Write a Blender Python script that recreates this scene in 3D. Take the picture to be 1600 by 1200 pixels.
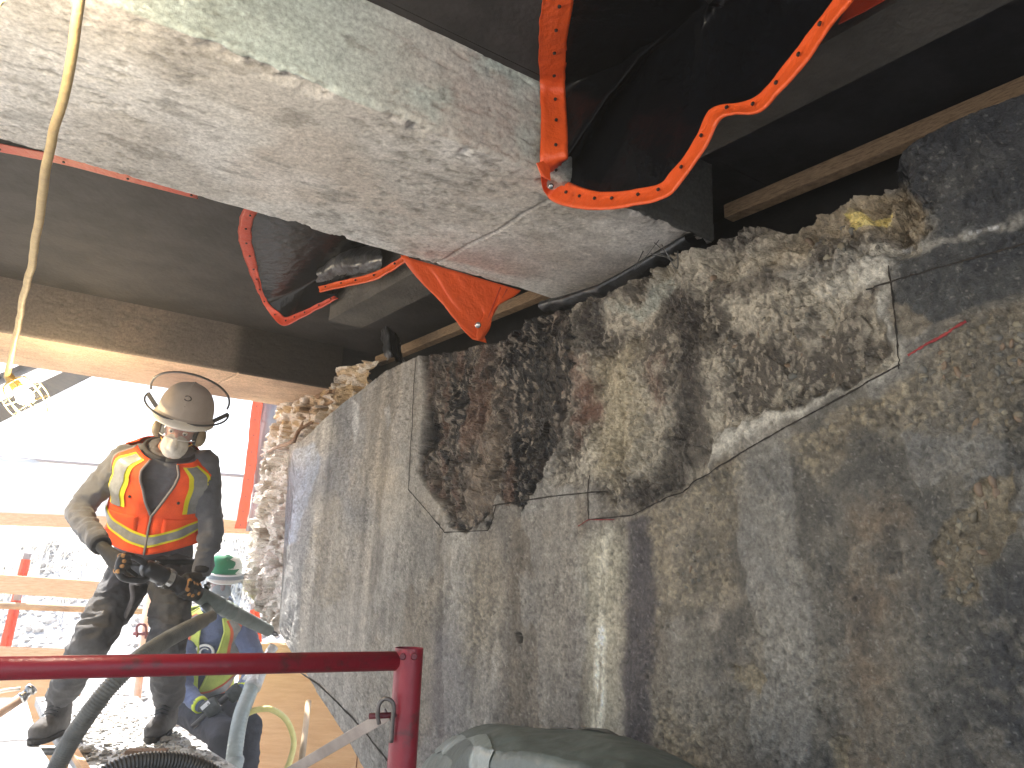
import bpy, bmesh, math, random
import numpy as np
from mathutils import Vector, Matrix

for o in list(bpy.data.objects):
    bpy.data.objects.remove(o)
SC = bpy.context.scene
COL = SC.collection
rad = math.radians

# ------------------------------------------------------------------ camera
F = 1180.0                      # focal length in pixels of a 1600 x 1200 frame
PITCH, ROLL, CZ = rad(14.4), rad(2.0), 1.6
cp, sp, cr, sr = math.cos(PITCH), math.sin(PITCH), math.cos(ROLL), math.sin(ROLL)
cam = bpy.data.objects.new('camera', bpy.data.cameras.new('camera'))
COL.objects.link(cam)
cam.data.sensor_width = 36.0
cam.data.lens = F / 1600 * 36
cam.data.clip_start = 0.05
cam.data.clip_end = 2000
_r = Vector((1, 0, 0)); _u = Vector((0, -sp, cp)); _f = Vector((0, cp, sp))
_right = _r * cr + _u * sr; _up = -_r * sr + _u * cr
M4 = Matrix((_right, _up, -_f)).transposed().to_4x4()
M4.translation = (0, 0, CZ)
cam.matrix_world = M4
SC.camera = cam

# ------------------------------------------------------------------ sky, sun, exposure
SUN_EL, SUN_DIR = rad(56), Vector((-0.66, 0.75, 0)).normalized()
wd = bpy.data.worlds.new('World'); SC.world = wd; wd.use_nodes = True
nt = wd.node_tree
bg = nt.nodes['Background']
sky = nt.nodes.new('ShaderNodeTexSky'); sky.sky_type = 'NISHITA'
sky.sun_disc = False
sky.sun_elevation = SUN_EL
sky.sun_rotation = math.atan2(SUN_DIR.x, SUN_DIR.y)
sky.air_density = 1.0; sky.dust_density = 3.0; sky.ozone_density = 1.0
nt.links.new(sky.outputs[0], bg.inputs[0])
bg.inputs[1].default_value = 0.15
sl = bpy.data.lights.new('sun', 'SUN'); sl.energy = 5.0; sl.angle = rad(0.6); sl.color = (1, 0.965, 0.92)
so = bpy.data.objects.new('sun', sl); COL.objects.link(so)
sd = Vector((SUN_DIR.x * math.cos(SUN_EL), SUN_DIR.y * math.cos(SUN_EL), math.sin(SUN_EL)))
so.rotation_euler = sd.to_track_quat('Z', 'Y').to_euler()
so.location = (-6, 8, 9)
SC.view_settings.view_transform = 'Standard'
SC.view_settings.look = 'None'
SC.view_settings.gamma = 1.0
SC.view_settings.use_curve_mapping = False
SC.view_settings.exposure = 1.95
SC.cycles.use_denoising = True
SC.cycles.max_bounces = 10
SC.cycles.diffuse_bounces = 6
SC.cycles.transparent_max_bounces = 12
SC.cycles.sample_clamp_indirect = 8.0
SC.cycles.caustics_reflective = False
SC.cycles.caustics_refractive = False

# ------------------------------------------------------------------ places: directions of the wall and the girders
WA, GA = rad(-37.5), rad(56.0)
wv = np.array([math.sin(WA), math.cos(WA), 0.0])       # along the wall, away from the camera
nv = np.array([math.cos(WA), -math.sin(WA), 0.0])      # towards the wall
gv = np.array([math.sin(GA), math.cos(GA), 0.0])       # along the girders
gnv = np.array([-gv[1], gv[0], 0.0])                   # across the girders
D = 1.75                                               # camera to wall
C0 = np.array([0, 0, CZ])

def ray(x, y):
    a = (x - 800) / F; b = -(y - 600) / F
    r = a * cr - b * sr; u = a * sr + b * cr
    return np.array([r, cp - u * sp, u * cp + sp])
def PY(x, y, d): r = ray(x, y); return r * (d / r[1]) + C0            # on a plane d metres ahead
def PN(x, y, d): r = ray(x, y); return r * (d / (r @ nv)) + C0        # on a plane parallel to the wall
def PG(x, y, d): r = ray(x, y); return r * (d / (r @ gnv)) + C0       # on a plane parallel to the girders
def PZ(x, y, z): r = ray(x, y); return r * ((z - CZ) / r[2]) + C0     # on a level plane
def NW(N, W, z): return nv * N + wv * W + np.array([0, 0, z])
_A = np.linalg.inv(np.array([nv[:2], gnv[:2]]))
def NG(N, G, z):
    p = _A @ np.array([N, G]); return np.array([p[0], p[1], z])
def toW(p): return float(p @ wv)
def project(P):
    """world points (k,3) to the photograph's pixel grid, used to lay out stains and breaks on the wall"""
    q = P - C0
    r = q[:, 0]; f = q[:, 1] * cp + q[:, 2] * sp; u = -q[:, 1] * sp + q[:, 2] * cp
    a = r * cr + u * sr; b = -r * sr + u * cr
    return np.stack([800 + F * a / f, 600 - F * b / f], 1)

# ------------------------------------------------------------------ noise
def _h(i, j, k, s):
    n = (i.astype(np.int64) * 374761393 + j.astype(np.int64) * 668265263 + k.astype(np.int64) * 1440662683 + s * 974711) & 0xffffffff
    n = ((n ^ (n >> 13)) * 1274126177) & 0xffffffff
    n = ((n ^ (n >> 16)) * 2246822519) & 0xffffffff
    return ((n ^ (n >> 15)) & 0xffffff) / float(0xffffff)
def vnoise(p, s=0):
    f = np.floor(p); t = p - f; t = t * t * (3 - 2 * t); f = f.astype(np.int64)
    i, j, k = f[:, 0], f[:, 1], f[:, 2]; x, y, z = t[:, 0], t[:, 1], t[:, 2]
    def L(a, b, c): return a + (b - a) * c
    return L(L(L(_h(i, j, k, s), _h(i + 1, j, k, s), x), L(_h(i, j + 1, k, s), _h(i + 1, j + 1, k, s), x), y),
             L(L(_h(i, j, k + 1, s), _h(i + 1, j, k + 1, s), x), L(_h(i, j + 1, k + 1, s), _h(i + 1, j + 1, k + 1, s), x), y), z)
def vnoise2(p, s=0):
    f = np.floor(p); t = p - f; t = t * t * (3 - 2 * t); f = f.astype(np.int32) & 255
    i, j = f[:, 0], f[:, 1]; i1, j1 = (i + 1) & 255, (j + 1) & 255; T = TAB[s % 16]
    a = T[i, j]; b = T[i, j1]; a = a + (T[i1, j] - a) * t[:, 0]; b = b + (T[i1, j1] - b) * t[:, 0]
    return a + (b - a) * t[:, 1]
TAB = np.random.default_rng(7).random((16, 256, 256)).astype(np.float32)
def fbm(p, sc, oct=4, s=0, gain=.5):
    p = np.asarray(p, np.float32)
    if p.shape[1] == 2:
        sc = np.array(sc[:2] if np.ndim(sc) else [sc] * 2, np.float32); out = 0; a = 1.0; tot = 0
        for o in range(oct):
            out = out + a * vnoise2(p * sc * 2.0 ** o + np.float32(17.3 * o + s * 5.37), s + o * 3); tot += a; a *= gain
        return out / tot
    p = p.astype(float)
    sc = np.array(sc if np.ndim(sc) else [sc] * 3, float)
    out = 0; a = 1.0; tot = 0
    for o in range(oct):
        out = out + a * vnoise(p * sc * 2.0 ** o + 17.3 * o, s + o); tot += a; a *= gain
    return out / tot          # 0..1, mean .5
def cells(u, v, size, s=0):
    """voronoi facets: tilted plane height, distance to centre, cell random"""
    x = u / size; y = v / size; fx = np.floor(x).astype(np.int64); fy = np.floor(y).astype(np.int64)
    best = np.full(x.shape, 9.0); hh = np.zeros(x.shape); rr = np.zeros(x.shape); z = np.zeros_like(fx)
    for di in (-1, 0, 1):
        for dj in (-1, 0, 1):
            i, j = fx + di, fy + dj
            cx = i + _h(i, j, z, s); cy = j + _h(i, j, z, s + 1)
            dx, dy = x - cx, y - cy; d = dx * dx + dy * dy
            m = d < best
            r0 = _h(i, j, z, s + 2)
            ht = r0 - .5 + (_h(i, j, z, s + 3) - .5) * 1.6 * dx + (_h(i, j, z, s + 4) - .5) * 1.6 * dy
            best = np.where(m, d, best); hh = np.where(m, ht, hh); rr = np.where(m, r0, rr)
    return hh, np.sqrt(best), rr
def sstep(x, a, b):
    t = np.clip((x - a) / (b - a), 0, 1); return t * t * (3 - 2 * t)
def polydist(P, poly, closed=True):
    """signed distance (px) to a polygon, positive inside; or distance to a polyline"""
    poly = np.array(poly, float); n = len(poly)
    if closed and len(P) > 5000:
        k = (P[:, 0] > poly[:, 0].min() - 90) & (P[:, 0] < poly[:, 0].max() + 90) & (P[:, 1] > poly[:, 1].min() - 90) & (P[:, 1] < poly[:, 1].max() + 90)
        if k.mean() < .8:
            o = np.full(len(P), -99.0)
            if k.any(): o[k] = polydist(P[k].copy() if k.sum() > 5000 else P[k], poly)
            return o
    d = np.full(len(P), 1e9); ins = np.zeros(len(P), bool)
    for a in range(n if closed else n - 1):
        p, q = poly[a], poly[(a + 1) % n]; e = q - p
        t = np.clip(((P - p) @ e) / (e @ e), 0, 1)
        dd = np.hypot(P[:, 0] - p[0] - t * e[0], P[:, 1] - p[1] - t * e[1]); d = np.minimum(d, dd)
        if closed:
            c = (p[1] > P[:, 1]) != (q[1] > P[:, 1])
            xi = p[0] + (P[:, 1] - p[1]) * e[0] / (e[1] if e[1] else 1e-9)
            ins ^= c & (P[:, 0] < xi)
    return np.where(ins, d, -d) if closed else d
def lin(r, g=None, b=None):
    c = np.array([r, g, b], float) / 255
    return np.where(c < .04045, c / 12.92, ((c + .055) / 1.055) ** 2.4)

# ------------------------------------------------------------------ materials
MATS = {}
def _new(name):
    m = bpy.data.materials.new(name); m.use_nodes = True
    return m, m.node_tree, m.node_tree.nodes['Principled BSDF']
def mat(name, c, rough=.7, c2=None, scale=12, bump=0.0, bscale=60, metal=0, stretch=(1, 1, 1), contrast=(.35, .65), spec=.5, sheen=0, trans=0, alpha=1):
    """procedural colour of two tones through noise, with fine relief"""
    if name in MATS: return MATS[name]
    m, t, b = _new(name)
    c = tuple(lin(*c)) + (1,)
    tc = t.nodes.new('ShaderNodeTexCoord'); mp = t.nodes.new('ShaderNodeMapping'); mp.inputs['Scale'].default_value = stretch
    t.links.new(tc.outputs['Object'], mp.inputs[0])
    if c2:
        n = t.nodes.new('ShaderNodeTexNoise'); n.inputs['Scale'].default_value = scale; n.inputs['Detail'].default_value = 6
        n.inputs['Roughness'].default_value = .65
        t.links.new(mp.outputs[0], n.inputs['Vector'])
        r = t.nodes.new('ShaderNodeValToRGB'); r.color_ramp.elements[0].position = contrast[0]; r.color_ramp.elements[1].position = contrast[1]
        r.color_ramp.elements[0].color = c; r.color_ramp.elements[1].color = tuple(lin(*c2)) + (1,)
        t.links.new(n.outputs['Fac'], r.inputs[0]); t.links.new(r.outputs[0], b.inputs['Base Color'])
    else: b.inputs['Base Color'].default_value = c
    if bump:
        n2 = t.nodes.new('ShaderNodeTexNoise'); n2.inputs['Scale'].default_value = bscale; n2.inputs['Detail'].default_value = 5
        t.links.new(mp.outputs[0], n2.inputs['Vector'])
        bp = t.nodes.new('ShaderNodeBump'); bp.inputs['Strength'].default_value = bump; bp.inputs['Distance'].default_value = .01
        t.links.new(n2.outputs['Fac'], bp.inputs['Height']); t.links.new(bp.outputs[0], b.inputs['Normal'])
    b.inputs['Roughness'].default_value = rough; b.inputs['Metallic'].default_value = metal
    b.inputs['Specular IOR Level'].default_value = spec
    if sheen: b.inputs['Sheen Weight'].default_value = sheen
    if trans: b.inputs['Transmission Weight'].default_value = trans
    b.inputs['Alpha'].default_value = alpha
    MATS[name] = m
    return m
def attr_mat(name, bump=.35, bscale=180, bscale2=700):
    """concrete: colour and gloss come from point attributes laid on the real relief"""
    m, t, b = _new(name)
    a = t.nodes.new('ShaderNodeAttribute'); a.attribute_name = 'Col'
    g = t.nodes.new('ShaderNodeAttribute'); g.attribute_name = 'rgh'
    tc = t.nodes.new('ShaderNodeTexCoord')
    n = t.nodes.new('ShaderNodeTexNoise'); n.inputs['Scale'].default_value = bscale; n.inputs['Detail'].default_value = 7; n.inputs['Roughness'].default_value = .7
    t.links.new(tc.outputs['Object'], n.inputs['Vector'])
    n3 = t.nodes.new('ShaderNodeTexVoronoi'); n3.inputs['Scale'].default_value = bscale2
    t.links.new(tc.outputs['Object'], n3.inputs['Vector'])
    mr = t.nodes.new('ShaderNodeMapRange'); mr.inputs[1].default_value = .25; mr.inputs[2].default_value = .75; mr.inputs[3].default_value = .5; mr.inputs[4].default_value = 1.5
    t.links.new(n.outputs['Fac'], mr.inputs[0])
    mx = t.nodes.new('ShaderNodeMix'); mx.data_type = 'RGBA'; mx.blend_type = 'MULTIPLY'; mx.inputs[0].default_value = 1
    t.links.new(a.outputs['Color'], mx.inputs[6]); t.links.new(mr.outputs[0], mx.inputs[7])
    t.links.new(mx.outputs[2], b.inputs['Base Color']); t.links.new(g.outputs['Fac'], b.inputs['Roughness'])
    ad = t.nodes.new('ShaderNodeMath'); ad.operation = 'ADD'
    ml = t.nodes.new('ShaderNodeMath'); ml.operation = 'MULTIPLY'; ml.inputs[1].default_value = .25
    t.links.new(n3.outputs['Distance'], ml.inputs[0]); t.links.new(n.outputs['Fac'], ad.inputs[0]); t.links.new(ml.outputs[0], ad.inputs[1])
    bp = t.nodes.new('ShaderNodeBump'); bp.inputs['Strength'].default_value = bump; bp.inputs['Distance'].default_value = .009
    t.links.new(ad.outputs[0], bp.inputs['Height']); t.links.new(bp.outputs[0], b.inputs['Normal'])
    return m
def clear_mat(name, tint, rough=.12, fac=.25):
    m = bpy.data.materials.new(name); m.use_nodes = True; t = m.node_tree
    for nd in list(t.nodes): t.nodes.remove(nd)
    o = t.nodes.new('ShaderNodeOutputMaterial'); mx = t.nodes.new('ShaderNodeMixShader')
    tr = t.nodes.new('ShaderNodeBsdfTransparent'); pr = t.nodes.new('ShaderNodeBsdfPrincipled')
    tr.inputs[0].default_value = tuple(lin(*tint)) + (1,)
    pr.inputs['Base Color'].default_value = tuple(lin(*tint)) + (1,); pr.inputs['Roughness'].default_value = rough
    mx.inputs[0].default_value = fac
    t.links.new(tr.outputs[0], mx.inputs[1]); t.links.new(pr.outputs[0], mx.inputs[2]); t.links.new(mx.outputs[0], o.inputs[0])
    return m
def sheet_mat(name, c, fac=.45, rough=.5, bump=.3, bscale=25):
    """thin woven plastic: diffuse plus light coming through"""
    m, t, b = _new(name)
    o = t.nodes['Material Output']
    b.inputs['Base Color'].default_value = tuple(lin(*c)) + (1,); b.inputs['Roughness'].default_value = rough
    tl = t.nodes.new('ShaderNodeBsdfTranslucent'); tl.inputs[0].default_value = tuple(lin(*c)) + (1,)
    mx = t.nodes.new('ShaderNodeMixShader'); mx.inputs[0].default_value = fac
    n = t.nodes.new('ShaderNodeTexNoise'); n.inputs['Scale'].default_value = bscale; n.inputs['Detail'].default_value = 4
    tc = t.nodes.new('ShaderNodeTexCoord'); t.links.new(tc.outputs['Object'], n.inputs['Vector'])
    bp = t.nodes.new('ShaderNodeBump'); bp.inputs['Strength'].default_value = bump; bp.inputs['Distance'].default_value = .02
    t.links.new(n.outputs['Fac'], bp.inputs['Height']); t.links.new(bp.outputs[0], b.inputs['Normal'])
    t.links.new(b.outputs[0], mx.inputs[1]); t.links.new(tl.outputs[0], mx.inputs[2]); t.links.new(mx.outputs[0], o.inputs[0])
    return m

# ------------------------------------------------------------------ objects
def tag(o, label=None, cat=None, group=None, kind=None):
    if label: o['label'] = label
    if cat: o['category'] = cat
    if group: o['group'] = group
    if kind: o['kind'] = kind
    return o
def thing(name, label, cat, loc, group=None):
    o = bpy.data.objects.new(name, None); COL.objects.link(o); o.location = tuple(float(v) for v in loc)
    o.empty_display_size = .1
    return tag(o, label, cat, group)
def world_of(o):
    v = np.array(o.location)
    while o.parent: o = o.parent; v = v + np.array(o.location)
    return v
def link_mesh(name, me, m, parent=None, smooth=False):
    """link a mesh given in world coordinates; its origin goes to its base, or to its parent's place"""
    k = len(me.vertices); a = np.empty(k * 3, np.float32); me.vertices.foreach_get('co', a); a = a.reshape(-1, 3)
    if parent is None: org = np.array([(a[:, 0].min() + a[:, 0].max()) / 2, (a[:, 1].min() + a[:, 1].max()) / 2, a[:, 2].min()])
    else: org = world_of(parent)
    me.vertices.foreach_set('co', (a - org).astype(np.float32).ravel())
    if m is not None and not me.materials: me.materials.append(m)
    me.polygons.foreach_set('use_smooth', np.full(len(me.polygons), smooth))
    me.update()
    o = bpy.data.objects.new(name, me); COL.objects.link(o)
    if parent is None: o.location = org
    else: o.parent = parent
    return o
class MB:
    def __init__(s): s.v = []; s.f = []
    def add(s, vs, fs):
        k = len(s.v); s.v += [tuple(float(c) for c in v) for v in vs]; s.f += [tuple(i + k for i in f) for f in fs]; return s
    def box(s, c, ax, half, bev=0):
        """box with centre c, three axes and half sizes, optional chamfer"""
        c = np.array(c, float); ax = [np.array(a, float) / np.linalg.norm(a) for a in ax]
        if not bev:
            vs = [c + ax[0] * half[0] * i + ax[1] * half[1] * j + ax[2] * half[2] * k for i in (-1, 1) for j in (-1, 1) for k in (-1, 1)]
            return s.add(vs, [(0, 1, 3, 2), (4, 6, 7, 5), (0, 4, 5, 1), (2, 3, 7, 6), (0, 2, 6, 4), (1, 5, 7, 3)])
        b = bmesh.new(); bmesh.ops.create_cube(b, size=2)
        for v in b.verts: v.co = Vector((v.co.x * half[0], v.co.y * half[1], v.co.z * half[2]))
        bmesh.ops.bevel(b, geom=b.edges[:], offset=bev, segments=2, affect='EDGES', profile=.5)
        b.verts.index_update()
        vs = [c + ax[0] * v.co.x + ax[1] * v.co.y + ax[2] * v.co.z for v in b.verts]
        fs = [[v.index for v in f.verts] for f in b.faces]; b.free()
        return s.add(vs, fs)
    def bar(s, p, q, wd, th, up=(0, 0, 1), bev=0):
        p = np.array(p, float); q = np.array(q, float); d = (q - p); L = np.linalg.norm(d); d /= L
        x = np.cross(d, up); x /= np.linalg.norm(x); y = np.cross(x, d)
        return s.box((p + q) / 2, (d, x, y), (L / 2, wd / 2, th / 2), bev)
    def tube(s, pts, r, n=10, cap=True, flat=1.0):
        pts = [np.array(p, float) for p in pts]; m = len(pts)
        rs = r if np.ndim(r) else [r] * m
        t0 = pts[1] - pts[0]; a = np.cross(t0, (0, 0, 1.0))
        if np.linalg.norm(a) < 1e-4 * np.linalg.norm(t0): a = np.cross(t0, (1.0, 0, 0))
        a /= np.linalg.norm(a); vs = []
        for i in range(m):
            t = pts[min(i + 1, m - 1)] - pts[max(i - 1, 0)]; t /= (np.linalg.norm(t) + 1e-12)
            a = a - t * (a @ t); a /= np.linalg.norm(a); b = np.cross(t, a)
            for k in range(n):
                th = 2 * math.pi * k / n; vs.append(pts[i] + a * math.cos(th) * rs[i] + b * math.sin(th) * rs[i] * flat)
        fs = [(i * n + k, i * n + (k + 1) % n, (i + 1) * n + (k + 1) % n, (i + 1) * n + k) for i in range(m - 1) for k in range(n)]
        if cap: fs += [tuple(range(n - 1, -1, -1)), tuple((m - 1) * n + k for k in range(n))]
        return s.add(vs, fs)
    def lathe(s, p, axis, prof, n=20):
        """prof: list of (distance along axis, radius)"""
        p = np.array(p, float); d = np.array(axis, float); d /= np.linalg.norm(d)
        a = np.cross(d, (0, 0, 1.0)); a /= np.linalg.norm(a); b = np.cross(d, a); vs = []
        for t, r in prof:
            for k in range(n):
                th = 2 * math.pi * k / n; vs.append(p + d * t + (a * math.cos(th) + b * math.sin(th)) * r)
        m = len(prof)
        fs = [(i * n + k, i * n + (k + 1) % n, (i + 1) * n + (k + 1) % n, (i + 1) * n + k) for i in range(m - 1) for k in range(n)]
        fs += [tuple(range(n - 1, -1, -1)), tuple((m - 1) * n + k for k in range(n))]
        return s.add(vs, fs)
    def grid(s, P):
        H, W = P.shape[:2]
        return s.add(P.reshape(-1, 3), [(i * W + j, i * W + j + 1, (i + 1) * W + j + 1, (i + 1) * W + j) for i in range(H - 1) for j in range(W - 1)])
    def build(s, name, m, parent=None, smooth=False, label=None, cat=None, group=None, kind=None, thick=0):
        me = bpy.data.meshes.new(name); me.from_pydata(s.v, [], s.f)
        b = bmesh.new(); b.from_mesh(me); bmesh.ops.recalc_face_normals(b, faces=b.faces); b.to_mesh(me); b.free()
        o = link_mesh(name, me, m, parent, smooth)
        if thick:
            md = o.modifiers.new('thickness', 'SOLIDIFY'); md.thickness = thick; md.offset = 0
        return tag(o, label, cat, group, kind)
def grid_obj(name, P, m, parent=None, col=None, rgh=None, smooth=True, close=False):
    """dense relief sheet P[H,W,3] with point attributes for colour and gloss"""
    H, W = P.shape[:2]
    me = bpy.data.meshes.new(name)
    me.vertices.add(H * W); me.vertices.foreach_set('co', P.reshape(-1).astype(np.float32))
    i, j = np.meshgrid(np.arange(H - 1), np.arange(W - 1), indexing='ij'); a = (i * W + j).ravel()
    q = np.stack([a, a + 1, a + W + 1, a + W], 1).astype(np.int32)
    me.loops.add(q.size); me.loops.foreach_set('vertex_index', q.ravel())
    me.polygons.add(len(q)); me.polygons.foreach_set('loop_start', np.arange(len(q), dtype=np.int32) * 4)
    me.update(calc_edges=True)
    if col is not None:
        ca = me.attributes.new('Col', 'FLOAT_COLOR', 'POINT')
        ca.data.foreach_set('color', np.concatenate([col.reshape(-1, 3), np.ones((H * W, 1))], 1).astype(np.float32).ravel())
    if rgh is not None:
        ra = me.attributes.new('rgh', 'FLOAT', 'POINT'); ra.data.foreach_set('value', rgh.astype(np.float32).ravel())
    me.validate()
    return link_mesh(name, me, m, parent, smooth)
def catmull(pts, k=8):
    P = [np.array(p, float) for p in pts]; P = [2 * P[0] - P[1]] + P + [2 * P[-1] - P[-2]]; out = []
    for i in range(1, len(P) - 2):
        for t in np.linspace(0, 1, k, endpoint=False):
            a, b, c, d = P[i - 1:i + 3]
            out.append(.5 * (2 * b + (c - a) * t + (2 * a - 5 * b + 4 * c - d) * t * t + (3 * b - a - 3 * c + d) * t ** 3))
    out.append(P[-2]); return out
# ================================================================== the broken concrete wall (pier cap)
CONC = attr_mat('wall_concrete', bump=1.0, bscale=110, bscale2=300)
GCONC = attr_mat('girder_concrete', bump=.2, bscale=90, bscale2=300)
wall = thing('concrete_wall', 'broken grey concrete wall with chipped pockets, saw cuts and vertical stains', 'wall', NW(D + .25, 2.2, 0))

TOPPX = [(1760, 60), (1600, 148), (1500, 185), (1432, 220), (1404, 244), (1394, 286), (1360, 296), (1330, 304), (1290, 326), (1245, 342), (1222, 362),
         (1190, 352), (1152, 350), (1120, 378), (1062, 400), (1010, 426), (960, 440), (905, 470), (880, 482), (842, 490), (800, 512), (760, 534), (700, 548), (655, 556), (603, 580), (545, 624), (498, 662), (470, 690), (452, 694)]
tw = np.array([[toW(q - C0), q[2]] for q in (PN(x, y, D) for x, y in TOPPX)])
def ztop(W): return np.interp(W, np.concatenate([[-1.5], tw[:, 0]]), np.concatenate([[2.72], tw[:, 1]]))
Wl = float(tw[-1, 0])
lowpts = np.array([(toW(q - C0), q[2]) for q in (PN(570, 1200, D), PN(436, 985, D), PN(441, 900, D), PN(452, 697, D))])
def zbot(W): return np.interp(W, np.concatenate([[-1.5, 1.75], lowpts[:, 0]]), np.concatenate([[0, 0], lowpts[:, 1]]))
# columns: close together near the camera, wider far away
ang = np.linspace(math.atan(.40 / D), math.atan((Wl - .004) / D), 720)
Wc = np.concatenate([np.linspace(-1.3, .39, 26), D * np.tan(ang)])
NR, NB = 570, 26
zb = zbot(Wc); zt = ztop(Wc); zt = np.maximum(zt, zb + .02)
zm = np.maximum(zb + .001, .62); zm = np.minimum(zm, zt - .01)
v1 = np.linspace(0, 1, NB, endpoint=False)[:, None]; v2 = np.linspace(0, 1, NR)[:, None]
Z = np.concatenate([zb + (zm - zb) * v1, zm + (zt - zm) * v2], 0)
Wg = np.broadcast_to(Wc, Z.shape)
Hh, Ww = Z.shape
u, z = Wg.ravel().copy(), Z.ravel().copy()
uz = np.stack([u, z], 1)
P0 = nv[None] * D + wv[None] * u[:, None] + np.array([0, 0, 1.0])[None] * z[:, None]
PXY = project(P0)
# ragged outlines
wob = np.stack([fbm(uz, 9, 4, 5) - .5, fbm(uz, 9, 4, 9) - .5], 1) * 46 + np.stack([fbm(uz, 38, 3, 15) - .5, fbm(uz, 38, 3, 19) - .5], 1) * 22
PW = PXY + wob
PS = PXY + wob * .25
def zone(poly, a=-2, b=5, P=PW): return sstep(polydist(P, poly), a, b)
pocket = zone([(657, 540), (780, 490), (893, 470), (905, 545), (884, 640), (868, 705), (842, 748), (818, 790), (772, 782), (762, 822), (735, 838), (702, 822), (690, 795), (664, 762), (650, 735), (662, 640)], -1, 6, PXY + wob * (.12 + .5 * sstep(PXY[:, 0], 670, 720))[:, None])
upper = zone([(884, 460), (1000, 400), (1150, 330), (1300, 310), (1420, 270), (1440, 300), (1452, 350), (1430, 385), (1330, 425), (1378, 470), (1396, 560), (1330, 600), (1190, 655), (1100, 690), (1095, 735), (1010, 795), (948, 790), (935, 768), (850, 765), (868, 700), (884, 640)], -6, 12)
rim = np.clip(upper + pocket, 0, 1)
crown = zone([(960, 470), (1060, 430), (1130, 440), (1230, 395), (1300, 380), (1440, 360), (1470, 330), (1400, 200), (1000, 330)], -8, 14)
agg_r = zone([(1408, 590), (1440, 540), (1510, 505), (1640, 455), (1640, 680), (1560, 700), (1440, 665), (1330, 680), (1300, 760), (1230, 700), (1330, 640)], -8, 14)
patch_r = np.maximum(zone([(1442, 850), (1490, 800), (1530, 752), (1575, 745), (1570, 800), (1600, 800), (1545, 880), (1512, 890), (1528, 948), (1472, 945), (1458, 890)], -3, 5),
                     np.maximum(zone([(1150, 1040), (1180, 1030), (1195, 1065), (1180, 1090), (1155, 1070)], -3, 5), zone([(1295, 1160), (1315, 1145), (1332, 1165), (1325, 1200), (1298, 1200)], -3, 5)))
agg_s = zone([(1020, 790), (1065, 760), (1090, 730), (1170, 700), (1150, 850), (1160, 930), (1120, 960), (1060, 950), (1040, 960), (1030, 1090), (1090, 1130), (1140, 1230), (1030, 1230), (1018, 1100)], -10, 18)
agg_l = np.maximum(zone([(500, 740), (520, 720), (545, 800), (550, 930), (530, 960), (490, 930), (487, 840)], -6, 12), zone([(700, 860), (750, 850), (790, 870), (790, 1000), (740, 1090), (700, 1000)], -12, 30)) * .6
coat = zone([(1395, 445), (1385, 408), (1440, 392), (1470, 340), (1390, 290), (1395, 200), (1660, 60), (1660, 440), (1560, 470), (1480, 500), (1410, 528), (1404, 500)], -2, 4, PXY + wob * .35)
island = zone([(1402, 480), (1440, 480), (1460, 500), (1455, 520), (1410, 527)], -2, 4)
dust = np.maximum(zone([(1090, 690), (1190, 655), (1330, 602), (1400, 520), (1372, 470), (1395, 420), (1406, 570), (1240, 660), (1090, 735)], -6, 18), zone([(1250, 440), (1395, 405), (1400, 450), (1300, 470)], -10, 20))
dust = np.maximum(dust, zone([(1190, 425), (1300, 395), (1640, 330), (1640, 340), (1400, 398), (1240, 445)], -3, 6) * .45)
# relief, positive towards the camera
f1, d1, r1 = cells(u, z, .075, 3)
f2, d2, r2 = cells(u + .01 * r1, z, .030, 11)
f3, d3, r3 = cells(u, z, .016, 21)
f4, d4, r4 = cells(u * 1.5, z * .8, .015, 27)
peb = np.sqrt(np.clip(1 - (d3 / .62) ** 2, 0, 1)) * (r3 > .35)
peb2 = np.sqrt(np.clip(1 - (d2 / .6) ** 2, 0, 1)) * (r2 > .45)
low = fbm(uz, 3.2, 4, 31) - .5
mid = fbm(uz, 14, 5, 41) - .5
fine = fbm(uz, 70, 3, 51) - .5
ridge = 1 - 2 * np.abs(fbm(uz, (30, 11, 1), 4, 61) - .5)
ridge2 = 1 - 2 * np.abs(fbm(uz, (75, 34, 1), 3, 65) - .5)
AM = .15 + 1.25 * sstep(fbm(uz, 6, 4, 67), .36, .62)
chip = f1 * .020 + AM * (f2 * .013 + f4 * .006 + (ridge - .7) * .012 + (ridge2 - .7) * .006) + fine * .008 + mid * .050 + (fbm(uz, (9, 4, 1), 3, 68) - .5) * .07
disp = low * .012 + mid * .006 + fine * .0022
disp += pocket * (-.026 + chip * 1.0) + upper * (1 - pocket) * (-.020 + chip * .55 + peb * .006 * AM) + crown * (1 - pocket) * (chip * .9 + low * .07)
aggm = np.clip(agg_r + patch_r + agg_s * .8 + agg_l, 0, 1) * (1 - rim)
disp += aggm * (-.005 + peb * .0045 + peb2 * .003 + fine * .006) + patch_r * -.008 + coat * (1 - rim) * (.003 - mid * .004 - low * .006)
bumpy = np.clip(zone([(965, 815), (1030, 800), (1030, 1200), (975, 1200)], -8, 14) + zone([(660, 985), (740, 960), (790, 1040), (770, 1230), (640, 1230)], -20, 30) * .7 + coat * .35 + sstep(PXY[:, 0], 1150, 1300) * .25, 0, 1) * (1 - rim)
disp += bumpy * fine * .006
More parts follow.
